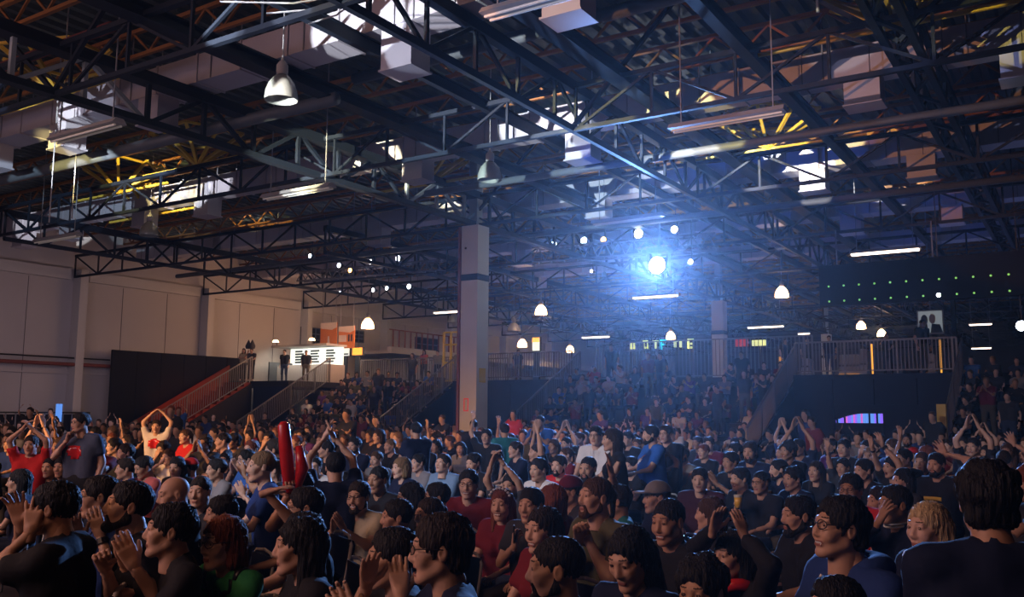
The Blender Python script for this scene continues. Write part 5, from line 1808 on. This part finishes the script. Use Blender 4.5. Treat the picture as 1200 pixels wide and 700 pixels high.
HERO_OBJ = {}
for hi_, (px, py, hh, th, g, hk, hc, sc_, sk, op, label, ref) in enumerate(HEROES):
    stand = bool(op.get('stand'))
    D = FPX * .25 / hh
    nom = 1.59 if stand else 1.19
    z = atD(px, py, D)[2]
    lo_, hi2 = (1.46, 1.78) if stand else (1.04, 1.33)
    if not lo_ <= z <= hi2 and abs(py - 488) > 8:
        zt = min(max(z, lo_), hi2)
        for _ in range(4):
            D2 = D * (zt - ZC) / (z - ZC) if (z - ZC) * (zt - ZC) > 0 else D
            D2 = min(max(D2, D * .72), D * 1.35)
        z = atD(px, py, D2)[2]
        D = D2
    head = atD(px, py, D)
    hs = min(1.08, max(.94, hh * D / FPX / .25))
    yaw = yaw_for(head, th)
    bth = op.get('bt', th * .8 + 10 if th < 100 else th)
    byaw = yaw_for(head, bth)
    lod = 'hero' if hh > 44 else 'hero2' if hh > 30 else 'mid'
    sfac = min(1.10, max(.90, head[2] / nom))
    arms = op.get('arms', ('clap', 'clap') if 'hp_' in op else ('rest', 'rest'))
    kw = dict(g=g, stand=stand, lean=op.get('lean', .03 if stand else .06), hy=yaw - byaw, hp=op.get('hp', 0), mouth=op.get('mouth', 'closed'),
              sleeve={'hood': 'long'}.get(op.get('sleeve', 'short'), op.get('sleeve', 'short')), fat=op.get('fat', 1.0), hs=hs / sfac, lod=lod)
    # nominal head point for this pose
    zp = .95 if stand else .55
    ln = kw['lean']
    Hn = np.array([0, math.sin(ln) * .5 + .038 + .10 * math.sin(ln), zp + math.cos(ln) * .5 + .138])
    Rb = rotz(byaw)
    root = head - sfac * (Rb @ Hn)
    def toloc(p):
        return Rb.T @ (np.asarray(p) - root) / sfac
    hpx = op.get('hp_')
    if hpx:
        T = [toloc(atD(h[0], h[1], D + h[2])) if h else None for h in hpx]
        if T[0] is not None and T[1] is not None and T[0][0] < T[1][0]:
            T = T[::-1]
        elif T[1] is None and T[0][0] < -.22:
            T = [None, T[0]]
            arms = arms[::-1]
        kw['wr'], kw['wl'] = T
    kw['arms'] = arms
    kw['hk'] = op.get('hk', (None, None))
    if op.get('hdir'):
        fd = Rb.T @ (_R * op['hdir'][0] + np.array([0, 0, 1]) * op['hdir'][2])
        side = -1 if kw['wr'] is None else 1
        kw['hdirs'] = {side: (fd, (0, 0, -1))}
    fg = figure(**kw)
    M = Matrix.Translation(Vector(root)) @ Matrix.Rotation(byaw, 4, 'Z') @ Matrix.Scale(sfac, 4)
    hairs = []
    if hk not in ('none',) and not op.get('cap'):
        hairs.append(('h', 'hair', lambda: hairset(fg, hk, lod), HAIRC[hc], 'hair'))
    if op.get('cap'):
        hairs.append(('c', 'cap', lambda: headpart(fg, cap_mesh({'hero': .008, 'hero2': .009, 'mid': .012}[lod])), SHIRTC.get(op['cap'], (.2, .2, .2)), 'fabric'))
        hairs.append(('h', 'hair', lambda: hairset(fg, 'buzz', lod), HAIRC[hc], 'hair'))
    if op.get('beard'):
        hairs.append(('b', 'beard', lambda: headpart(fg, beard_mesh({'hero': .006, 'hero2': .007, 'mid': .0095}[lod], op['beard'] == 1)), HAIRC[hc], 'hair'))
    shc = op.get('shc', SHIRTC[sc_])
    o = place(fg, 'person', M, dict(skin=SKIN[sk], shirt=shc, trousers=TROU[hi_ % 4]), hairs)
    tag(o, label, 'person')
    HERO_OBJ[ref] = o
    HR, HH, hsz = fg['R'], fg['H'], fg['hs']

    def hp3(v):
        return (np.asarray(v, float) * hsz) @ HR.T + HH
    if op.get('glasses'):
        gm = MB()
        for s in (-1, 1):
            gm.tube([hp3((s * .033 + .024 * math.cos(a), .101 - .012 * abs(math.cos(a)) * (1 if math.cos(a) * s > 0 else 0), .008 + .018 * math.sin(a)))
                     for a in [2 * math.pi * i / 12 for i in range(12)]], .0022, 5, True)
            gm.tube([hp3((s * .057, .090, .012)), hp3((s * .077, .05, .014)), hp3((s * .080, -.01, .012))], .0022, 5)
        gm.tube([hp3((-.009, .101, .012)), hp3((.009, .101, .012))], .0022, 5)
        go = gm.build('glasses', 'plastic_black', None)
        go.parent = o
    if op.get('bands'):
        for s in (1, -1):
            d = fg['W'][s] - fg['E'][s]
            d /= np.linalg.norm(d)
            bo = MB().tube([fg['W'][s] - d * .055, fg['W'][s] - d * .025], .036, 12).build('wristband', 'plastic_black')
            bo.parent = o
    N0 = fg['N']
    if op.get('pr'):
        cx, cz, rx, rz, pm = op['pr']
        RP = region_patch(fg['shirt'], lambda C: (((C[:, 0] - cx) / rx) ** 2 + ((C[:, 2] - N0[2] - cz) / rz) ** 2 < 1) & (C[:, 1] > N0[1]), .004)
        if RP:
            q = link('shirt_print', new_mesh('shirt_print', RP[0], RP[1], mats=(pm,)), o, None, None, True)
    if op.get('trim'):
        RP = region_patch(fg['shirt'], lambda C: (abs(np.linalg.norm((C - N0 - np.array([0, .03, .0])) * np.array([1, .9, 1]), axis=1) - .125) < .014), .004)
        if RP:
            link('neck_trim', new_mesh('neck_trim', RP[0], RP[1], mats=('plastic_black',)), o, None, None, True)
    if op.get('badge'):
        lb = MB()
        lb.tube([N0 + np.array([-.06, .05, -.0]), N0 + np.array([-.02, .15, -.2]), N0 + np.array([0, .16, -.26])], .004, 5)
        lb.tube([N0 + np.array([.06, .05, -.0]), N0 + np.array([.02, .15, -.2]), N0 + np.array([0, .16, -.26])], .004, 5)
        q = lb.build('lanyard', 'plastic_black')
        q.parent = o
        q = MB().box(N0 + np.array([-.04, .155, -.37]), N0 + np.array([.04, .162, -.26])).build('badge', 'print_white')
        q.parent = o
    if op.get('strings'):
        for s in (-1, 1):
            q = MB().tube([N0 + np.array([s * .035, .10, -.03]), N0 + np.array([s * .04, .138, -.10]), N0 + np.array([s * .042, .150, -.20])], .005, 6).build('drawstring', 'print_white')
            q.parent = o
    if op.get('sleeve') == 'hood':
        hd_ = Fld((-.25, -.25, N0[2] - .2), (.25, .25, N0[2] + .15), .016)
        for i in range(10):
            a = math.pi * (1.12 + .76 * i / 9 * 1.0) - .35
            a2 = a + .3
            hd_.cap(N0 + np.array([.10 * math.cos(a), .00 + .11 * math.sin(a), .0]), N0 + np.array([.10 * math.cos(a2), .11 * math.sin(a2), .0]), .04, .04, .03)
        HV, HFc = hd_.nets()
        link('hood', new_mesh('hood', HV, HFc, mats=('fabric',)), o, None, shc, True)
    if op.get('stripes'):
        for r_, zz in ((.078, .03), (.086, .012)):
            q = MB().tube([N0 + np.array([r_ * math.cos(a), .02 + r_ * 1.05 * math.sin(a), zz + .015 * math.sin(-a)]) for a in [2 * math.pi * i / 16 for i in range(16)]], .006, 6, True).build('collar_stripe', 'print_white')
            q.parent = o
    if op.get('strap'):
        RP = region_patch(fg['shirt'], lambda C: (abs((C[:, 0] - .05) * .75 + (C[:, 2] - N0[2] + .12) * .66) < .02), .006)
        if RP:
            link('bag_strap', new_mesh('bag_strap', RP[0], RP[1], mats=('wall_far',)), o, None, None, True)
    if op.get('scarf'):
        q = MB().tube([N0 + np.array([.095 * math.cos(a), .03 + .095 * math.sin(a), -.005 + .012 * math.sin(3 * a)]) for a in [2 * math.pi * i / 18 for i in range(18)]], .032, 8, True)
        q = q.build('scarf', op['scarf'] if isinstance(op['scarf'], str) else 'white_cloth', smooth=True)
        q.parent = o
    if op.get('tiara'):
        q = MB()
        for i in range(9):
            a = math.pi * (.12 + .76 * i / 8)
            c = hp3((.088 * math.cos(a), .045, .045 + .085 * math.sin(a)))
            q.lathe([(0, -.012), (.012, -.004), (.013, .004), (0, .012)], c, 6)
        q = q.build('flower_band', 'print_white')
        q.parent = o
    # things held in hands stay things of their own
    def toworld(p):
        return root + sfac * (Rb @ np.asarray(p))
    actr = 1 if kw['arms'][0] in ('cup', 'phone', 'phoneup') or op.get('stick') and kw.get('wl') is None else -1
    if op.get('cup'):
        c = toworld(fg['W'][actr] + fg['HF'][actr][0] / np.linalg.norm(fg['HF'][actr][0]) * .10 + np.array([-.04 * actr, 0, .0]))
        t = thing('beer_cup', c - np.array([0, 0, .06]), 'clear plastic cup of beer held by ' + ref, 'cup')
        MB().lathe([(.040, .04), (.0425, .065), (.0395, .065), (.0385, .04)], c, 14).build('cup_rim', 'cup_clear', t, smooth=True)
        MB().lathe([(0, -.06), (.032, -.06), (.040, .045), (0, .045)], c, 14).build('beer', 'beer', t, smooth=True)
    if ref in ('the man with the phone', 'the phone arm at right'):
        s_ = 1 if 'phone' in kw['arms'][0] else -1
        W_ = fg['W'][s_]
        c = toworld(W_ + fg['HF'][s_][0] / np.linalg.norm(fg['HF'][s_][0]) * .11 + np.array([0, .03, 0]))
        t = thing('phone', c, 'dark phone held up by ' + ref, 'phone')
        b = MB().box((-.036, -.005, -.07), (.036, .005, .07)).build('phone_body', 'plastic_black')
        b.parent = t
        s2 = MB().box((-.032, -.0065, -.064), (.032, -.0052, .064)).build('phone_screen', 'phone_screen')
        s2.parent = t
        t.rotation_euler = (0, 0, byaw + 2.2)
        t.scale = (.85, .85, .85)
    if op.get('stick'):
        s_ = 1 if kw.get('wr') is not None else -1
        W_ = toworld(fg['W'][s_] + fg['HF'][s_][0] / np.linalg.norm(fg['HF'][s_][0]) * .08)
        top = atD(332, 494, D - .1)
        p0, p1 = W_ - (top - W_) * .15, top
        t = tag(MB().tube([p0, p0 + (p1 - p0) * .04, p0 + (p1 - p0) * .5, p0 + (p1 - p0) * .95, p1], [.018, .040, .048, .040, .018], 14).build('inflatable_stick', 'inflatable_red', smooth=True),
                'red inflatable cheering stick held above the crowd', 'inflatable')
        t = tag(MB().tube([p0 + _R * .04, p0 + (p1 - p0) * .35 + _R * .10, p0 + (p1 - p0) * .66 + _R * .09], [.022, .044, .024], 14).build('inflatable_stick', 'inflatable_red', smooth=True),
                'shorter red inflatable stick leaning right behind the tall one', 'inflatable')
    sx, sy, sd = proj(head)
    PEOPLE.append((head[0], head[1], head[2], sx, sy, hh, ref, D, stand, th))
    # a chair under those seated near the photographer
    if not stand and D < 11.2:
        PHYS_CHAIR.append((root, byaw, ref, sfac))


# chairs: white tubular frame, dark seat and back
def chair_proto():
    fr = MB()
    for s in (-1, 1):
        fr.tube([(s * .21, .20, 0), (s * .21, .18, .44), (s * .21, -.20, .44), (s * .21, -.25, .70), (s * .20, -.27, .80), (s * .14, -.275, .86), (0, -.28, .875)], .012, 7)
        fr.tube([(s * .21, -.24, 0), (s * .21, -.20, .44)], .012, 7)
    fr.tube([(-.21, .17, .2), (.21, .17, .2)], .009, 6)
    seat = MB().prism([(-.21, .45), (.21, .45), (.215, .47), (-.215, .47)], -.2, .2).mesh('seat', 'plastic_black')
    back = MB()
    back.prism([(-.2, .58), (.2, .58), (.19, .84), (-.19, .84)], -.27, -.255)
    return fr.mesh('frame', 'white_cloth', True), seat, back.mesh('backrest', 'plastic_black')


cf, cs_, cb = chair_proto()
for root, yw, ref, sf in PHYS_CHAIR:
    t = thing('chair', (root[0], root[1], max(0, root[2])), 'white tubular chair with dark seat under ' + ref, 'chair', 'chairs on the floor', yw)
    t.scale = (sf, sf, sf)
    for nm, me in (('frame', cf), ('seat', cs_), ('backrest', cb)):
        link(nm, me, t, None, None, True)

# ------------------------------------------------------------------ the rest of the crowd, from a set of shared poses
VAR = {}


def variant(pose, g, stand, lod):
    key = (pose, g, stand, lod)
    if key not in VAR:
        a = {'rest': ('rest', 'rest'), 'clap': ('clap', 'clap'), 'high': ('claphigh', 'claphigh'), 'over': ('over', 'over'), 'up': ('up', 'rest'), 'chin': ('chin', 'rest'),
             'cross': ('cross', 'cross'), 'phone': ('phone', 'rest'), 'knee': ('knee', 'knee'), 'side': ('side', 'side'), 'clapside': ('clap', 'clap'), 'phoneup': ('phoneup', 'phoneup')}[pose]
        ln = {'knee': .35, 'chin': .22, 'cross': 0}.get(pose, .08)
        if stand:
            ln = .02
        VAR[key] = figure(g=g, stand=stand, arms=a, lean=ln, hy={'rest': .12, 'clap': -.1, 'knee': 0}.get(pose, 0), hp={'knee': .05, 'chin': .1}.get(pose, -.03),
                          mouth='smile' if pose in ('clap', 'high', 'over') else 'closed', lod=lod)
    return VAR[key]


POSEW = {'rest': 'hands in lap', 'clap': 'clapping', 'high': 'clapping high', 'over': 'clapping overhead', 'up': 'one arm raised', 'chin': 'hand at chin', 'cross': 'arms folded',
         'phone': 'holding a phone', 'knee': 'leaning on knees', 'side': 'standing', 'clapside': 'standing and clapping', 'phoneup': 'filming overhead'}
SH_W = ['black'] * 14 + ['charcoal'] * 6 + ['navy'] * 5 + ['grey'] * 2 + ['white'] * 2 + ['dark red'] * 3 + ['red'] * 1 + ['maroon', 'dark blue', 'dark blue', 'olive', 'blue', 'khaki', 'purple']
HAIR_M = ['short'] * 5 + ['buzz', 'messy', 'fade', 'mop']
HAIR_F = ['long'] * 4 + ['bob', 'tied', 'curly']
USED = {}


def add_person(pose, g, stand, lod, x, y, zf, yaw, label_fn, group=None, sf=1.0, stuff=None):
    fg = variant(pose, g, stand, lod)
    hk = RNG.choice(HAIR_M if g == 'm' else HAIR_F)
    hc = RNG.choice(['black'] * 5 + ['dark'] * 4 + ['brown'] * 2 + ['light', 'auburn'])
    sc_ = RNG.choice(SH_W)
    sk = RNG.randrange(5)
    if stuff is not None:
        stuff.append((fg, hk, HAIRC[hc], SHIRTC[sc_], SKIN[sk], TROU[RNG.randrange(4)], x, y, zf, yaw, sf))
        return None
    M = Matrix.Translation((x, y, zf)) @ Matrix.Rotation(yaw, 4, 'Z') @ Matrix.Scale(sf, 4)
    o = place(fg, 'person', M, dict(skin=SKIN[sk], shirt=SHIRTC[sc_], trousers=TROU[RNG.randrange(4)]),
              [(hk, 'hair', lambda: hairset(fg, hk, lod), HAIRC[hc], 'hair')] + ([('b', 'beard', lambda: headpart(fg, beard_mesh(.012, True)), HAIRC[hc], 'hair')]
                                                                                 if g == 'm' and lod == 'mid' and RNG.random() < .3 else []))
    label_fn(o, sc_, {'m': '', 'f': ''}[g], hk, hc, POSEW[pose])
    if group:
        o['group'] = group
    return o


HAIRN = {'short': 'short', 'buzz': 'cropped', 'messy': 'tousled', 'fade': 'cropped', 'mop': 'thick', 'long': 'long', 'bob': 'chin-length', 'tied': 'tied', 'curly': 'curly'}


def floor_label(o, sx, sy, d):
    near = sorted([p for p in PEOPLE if p[6]], key=lambda p: (p[3] - sx) ** 2 + (2.2 * (p[4] - sy)) ** 2)[:9]

    def fn(o, sc_, g, hk, hc, pw):
        hw = HAIRN[hk] + ' ' + {'light': 'light brown'}.get(hc, hc) + ' hair'
        opts = []
        for p in near:
            dx, dy = sx - p[3], sy - p[4]
            rel = ('left of' if dx < 0 else 'right of') if abs(dx) > 1.1 * abs(dy) + 4 else ('behind' if d > p[7] else 'in front of')
            opts.append((p[6], rel))
        for ref, rel in opts:
            for form in ('person in %s, %s, %s %s' % (sc_, hw, rel, ref), 'person in %s, %s, %s, %s %s' % (sc_, hw, pw, rel, ref), 'person in %s, %s, a bit farther %s %s' % (sc_, hw, rel, ref)):
                if form not in USED and len(form.split()) <= 16:
                    USED[form] = 1
                    o['label'] = form
                    o['category'] = 'person'
                    return
        k = 2
        base = 'person in %s, %s, %s %s' % (sc_, hw, opts[0][1], opts[0][0])
        o['label'] = ' '.join(base.split()[:13]) + ', %s of its kind' % NUM[min(19, len(USED) % 20)]
        o['category'] = 'person'
    return fn


occ = [(p[3], p[4], p[5], p[7], p[0], p[1]) for p in PEOPLE]
cand = []
yy = 3.2
row = 0
while yy < 25.6:
    xx = -31.4 + (row % 2) * .3
    while xx < .8:
        x = xx + RNG.uniform(-.1, .1)
        y = yy + RNG.uniform(-.12, .12)
        xx += .66 if yy < 16 else .8
        if RNG.random() < .10 or (x < XW + 2.6 and y > 12) or (abs(x + 14.6) < .6 and abs(y - 20.9) < .8):
            continue
        z = RNG.uniform(1.13, 1.30)
        sx, sy, d = proj((x, y, z))
        if d < 6 or sx < -25 or sx > 1225 or sy > 720:
            continue
        cand.append((d, x, y, z, sx, sy))
    yy += 1.02 if yy < 16 else 1.2
    row += 1
cand.sort()
floor_n = 0
STUFF = []
for d, x, y, z, sx, sy in cand:
    hh = FPX * .25 / d
    bad = False
    for (ox, oy, oh, od, wx, wy) in occ:
        if math.hypot(x - wx, y - wy) < .5:
            bad = True
            break
        if d < od and abs(sx - ox) < (.42 * hh + .42 * oh) and sy - oy < .55 * oh + hh and sy > oy - hh * 1.6:
            bad = True
            break
        if d >= od and abs(sx - ox) < .33 * oh and abs(sy - oy) < .42 * oh and d - od > .3:   # entirely behind a nearer head
            bad = True
            break
    if bad:
        continue
    g = 'f' if RNG.random() < .25 else 'm'
    r = RNG.random()
    stand = d > 15 and RNG.random() < .07
    pose = 'rest' if r < .42 else 'clap' if r < .62 else 'high' if r < .72 else 'chin' if r < .79 else 'cross' if r < .86 else 'over' if r < .92 else 'up' if r < .96 else 'phone'
    if stand:
        pose = RNG.choice(['side', 'clapside', 'phoneup'])
    st = STAGE + np.array([RNG.uniform(-5, 5), 0, 0])
    yaw = math.atan2(-(st[0] - x), st[1] - y) + RNG.uniform(-.3, .3)
    nom = 1.62 if stand else 1.19
    sf = (z / 1.2)
    lod = 'mid' if d < 17.5 else 'low'
    if floor_n < 112:
        add_person(pose, g, stand, lod, x, y, 0, yaw, floor_label(None, sx, sy, d), 'seated crowd on the floor', sf)
    else:
        add_person(pose, g, stand, 'stuff' if d > 17 else 'low', x, y, 0, yaw, None, None, sf, STUFF)
    floor_n += 1
    occ.append((sx, sy, hh, d, x, y))

stand_n = 0
ORD = NUM
for name, (xa, xb) in ST.items():
    for k in range(NR):
        y = YF + k * .8 + .30
        zt = .2 + (ZP - .2) * k / NR
        x = xa + .35
        j = 0
        while x < xb - .3:
            xj = x + RNG.uniform(-.08, .08)
            x += .60
            sx, sy, d = proj((xj, y, zt + .7))
            if sx > 1215 or RNG.random() < .12 or (name == 'left' and k > 5 and RNG.random() < .3):
                continue
            j += 1
            g = 'f' if RNG.random() < .3 else 'm'
            stand = RNG.random() < .10 and k > 0
            pose = RNG.choice(['side', 'clapside', 'side']) if stand else RNG.choice(['rest', 'rest', 'knee', 'knee', 'chin', 'cross', 'clap', 'phone'])
            st = STAGE + np.array([RNG.uniform(-4, 4), 0, 0])
            yaw = math.atan2(-(st[0] - xj), st[1] - y) + RNG.uniform(-.35, .35)
            sf = RNG.uniform(.94, 1.04)
            lift = 0 if stand else -.02
            zf = zt if stand else max(0, zt - (ZP - .2) / NR)

            def lf(o, sc_, g_, hk, hc, pw, name=name, k=k, j=j):
                w_ = '%s person in %s, row %s of the %s grandstand, %s from left' % ('standing' if 'stand' in pw else 'seated', sc_, ['one', 'two', 'three', 'four', 'five', 'six', 'seven'][k], name, ORD[min(j - 1, 19)])
                o['label'] = w_
                o['category'] = 'person'
            ind = (name == 'centre' and k >= 1 and j % 10 not in (0, 5)) or name == 'right' or (name == 'left' and k >= 3 and j % 2 == 0)
            if ind and stand_n < 90:
                add_person(pose, g, stand, 'low', xj, y + (.2 if stand else -.12), zf, yaw, lf, 'spectators on the %s grandstand' % name, sf)
                stand_n += 1
            else:
                add_person(pose, g, stand, 'stuff', xj, y + (.2 if stand else -.12), zf, yaw, None, None, sf, STUFF)
# people at the platform railings
for n, (px, py, Y, g, pose, sc_, lab) in enumerate([
        (286, 412, 28.4, 'f', 'cross', 'khaki', 'long-haired person in grey at the head of the red stairs'), (295, 414, 28.6, 'm', 'phone', 'charcoal', 'person in black at the head of the red stairs, holding a phone'),
        (334, 412, 30.7, 'm', 'side', 'black', 'dark silhouette standing before the lit kiosk, left one'), (359, 415, 30.7, 'm', 'side', 'black', 'dark silhouette standing before the lit kiosk, right one'),
        (513, 418, 33.6, 'm', 'side', 'grey', 'person in grey and cap at the scaffold, left of the column'), (945, 402, 34.5, 'm', 'side', 'charcoal', 'person behind the railing, left end of the right platform'),
        (972, 412, 34, 'm', 'side', 'navy', 'person in navy by the pale counter on the right platform'), (1080, 378, 33.4, 'm', 'side', 'black', 'tall dark figure in front of the portrait screen'),
        (1040, 412, 34, 'm', 'phone', 'black', 'dark figure at the equipment case on the right platform'), (920, 408, 34.3, 'm', 'side', 'black', 'dark figure where the fence meets the right railing'),
        (497, 433, 33.0, 'f', 'rest', 'salmon', 'person in salmon behind the left grandstand'), (607, 412, 36, 'm', 'side', 'navy', 'dark figure behind the platform railing right of the column')]):
    hd = atY(px, py, Y)
    base = ZP
    sf = min(1.12, max(.9, (hd[2] - base) / 1.62))
    fg = variant(pose, g, True, 'low')
    M = Matrix.Translation((hd[0], hd[1], base)) @ Matrix.Rotation(math.pi + .4 * math.sin(n * 3) + .5, 4, 'Z') @ Matrix.Scale(sf, 4)
    hk = 'long' if g == 'f' else 'short'
    o = place(fg, 'person', M, dict(skin=SKIN[n % 5], shirt=SHIRTC[sc_], trousers=TROU[n % 4]), [(hk, 'hair', lambda: hairset(fg, hk, 'low'), HAIRC['dark'], 'hair')])
    tag(o, lab, 'person')
    if n == 1:
        for q_, s in enumerate((-1, 1)):
            c = hd + np.array([s * .14 * .9 - .05, -.05, .32])
            q = MB().lathe([(.12, -.12), (.15, 0), (.10, .12), (.02, .28), (0, .3)], c, 10).build('pointed_hat', 'wall_far', smooth=True)
            tag(q, 'dark pointed hat held above the two at the red stairs, %s one' % ('left' if s < 0 else 'right'), 'hat')

# thin stage haze in the air of the hall
hz = bpy.data.materials.new('haze')
hz.use_nodes = True
nt_ = hz.node_tree
nt_.nodes.remove(nt_.nodes['Principled BSDF'])
vsn = nt_.nodes.new('ShaderNodeVolumeScatter')
vsn.inputs['Color'].default_value = (.85, .9, 1, 1)
vsn.inputs['Density'].default_value = .0008
vsn.inputs['Anisotropy'].default_value = .82
nt_.links.new(vsn.outputs[0], nt_.nodes['Material Output'].inputs['Volume'])
MATS['haze'] = hz
MB().box((XW, Y0, .02), (XR, 70, 9.36)).build('haze', 'haze', kind='stuff', label='thin stage haze filling the hall', cat='haze')

# the remaining, smallest spectators: one object
LV = {}
vs, fs, cs2, n = [], [], [], 0
for fg, hk, hcc, shc, skc, trc, x, y, zf, yw, sf in STUFF:
    Rm = rotz(yw) * sf
    kk = (id(fg), hk)
    if kk not in LV:
        LV[kk] = hairset(fg, hk if hk in ('short', 'long', 'bob', 'buzz') else 'short', 'stuff')
    for (V, F), c in ((fg['body'][:2], skc), (fg['shirt'], shc), (fg['trousers'], trc), (LV[kk], hcc)):
        if len(V) == 0:
            continue
        vs.append(V @ Rm.T + np.array([x, y, zf]))
        fs.append(F + n)
        cs2.append(np.repeat(np.array([[*c, 1.0]], np.float32), len(V), 0))
        n += len(V)
if vs:
    me = new_mesh('seated_crowd', np.concatenate(vs), np.concatenate(fs), mats=('crowd_stuff',))
    at_ = me.color_attributes.new('col', 'FLOAT_COLOR', 'POINT')
    at_.data.foreach_set('color', np.concatenate(cs2).ravel())
    o = link('seated_crowd', me)
    tag(o, 'the farthest small spectators filling the back of the floor and the grandstands', 'crowd', kind='stuff')
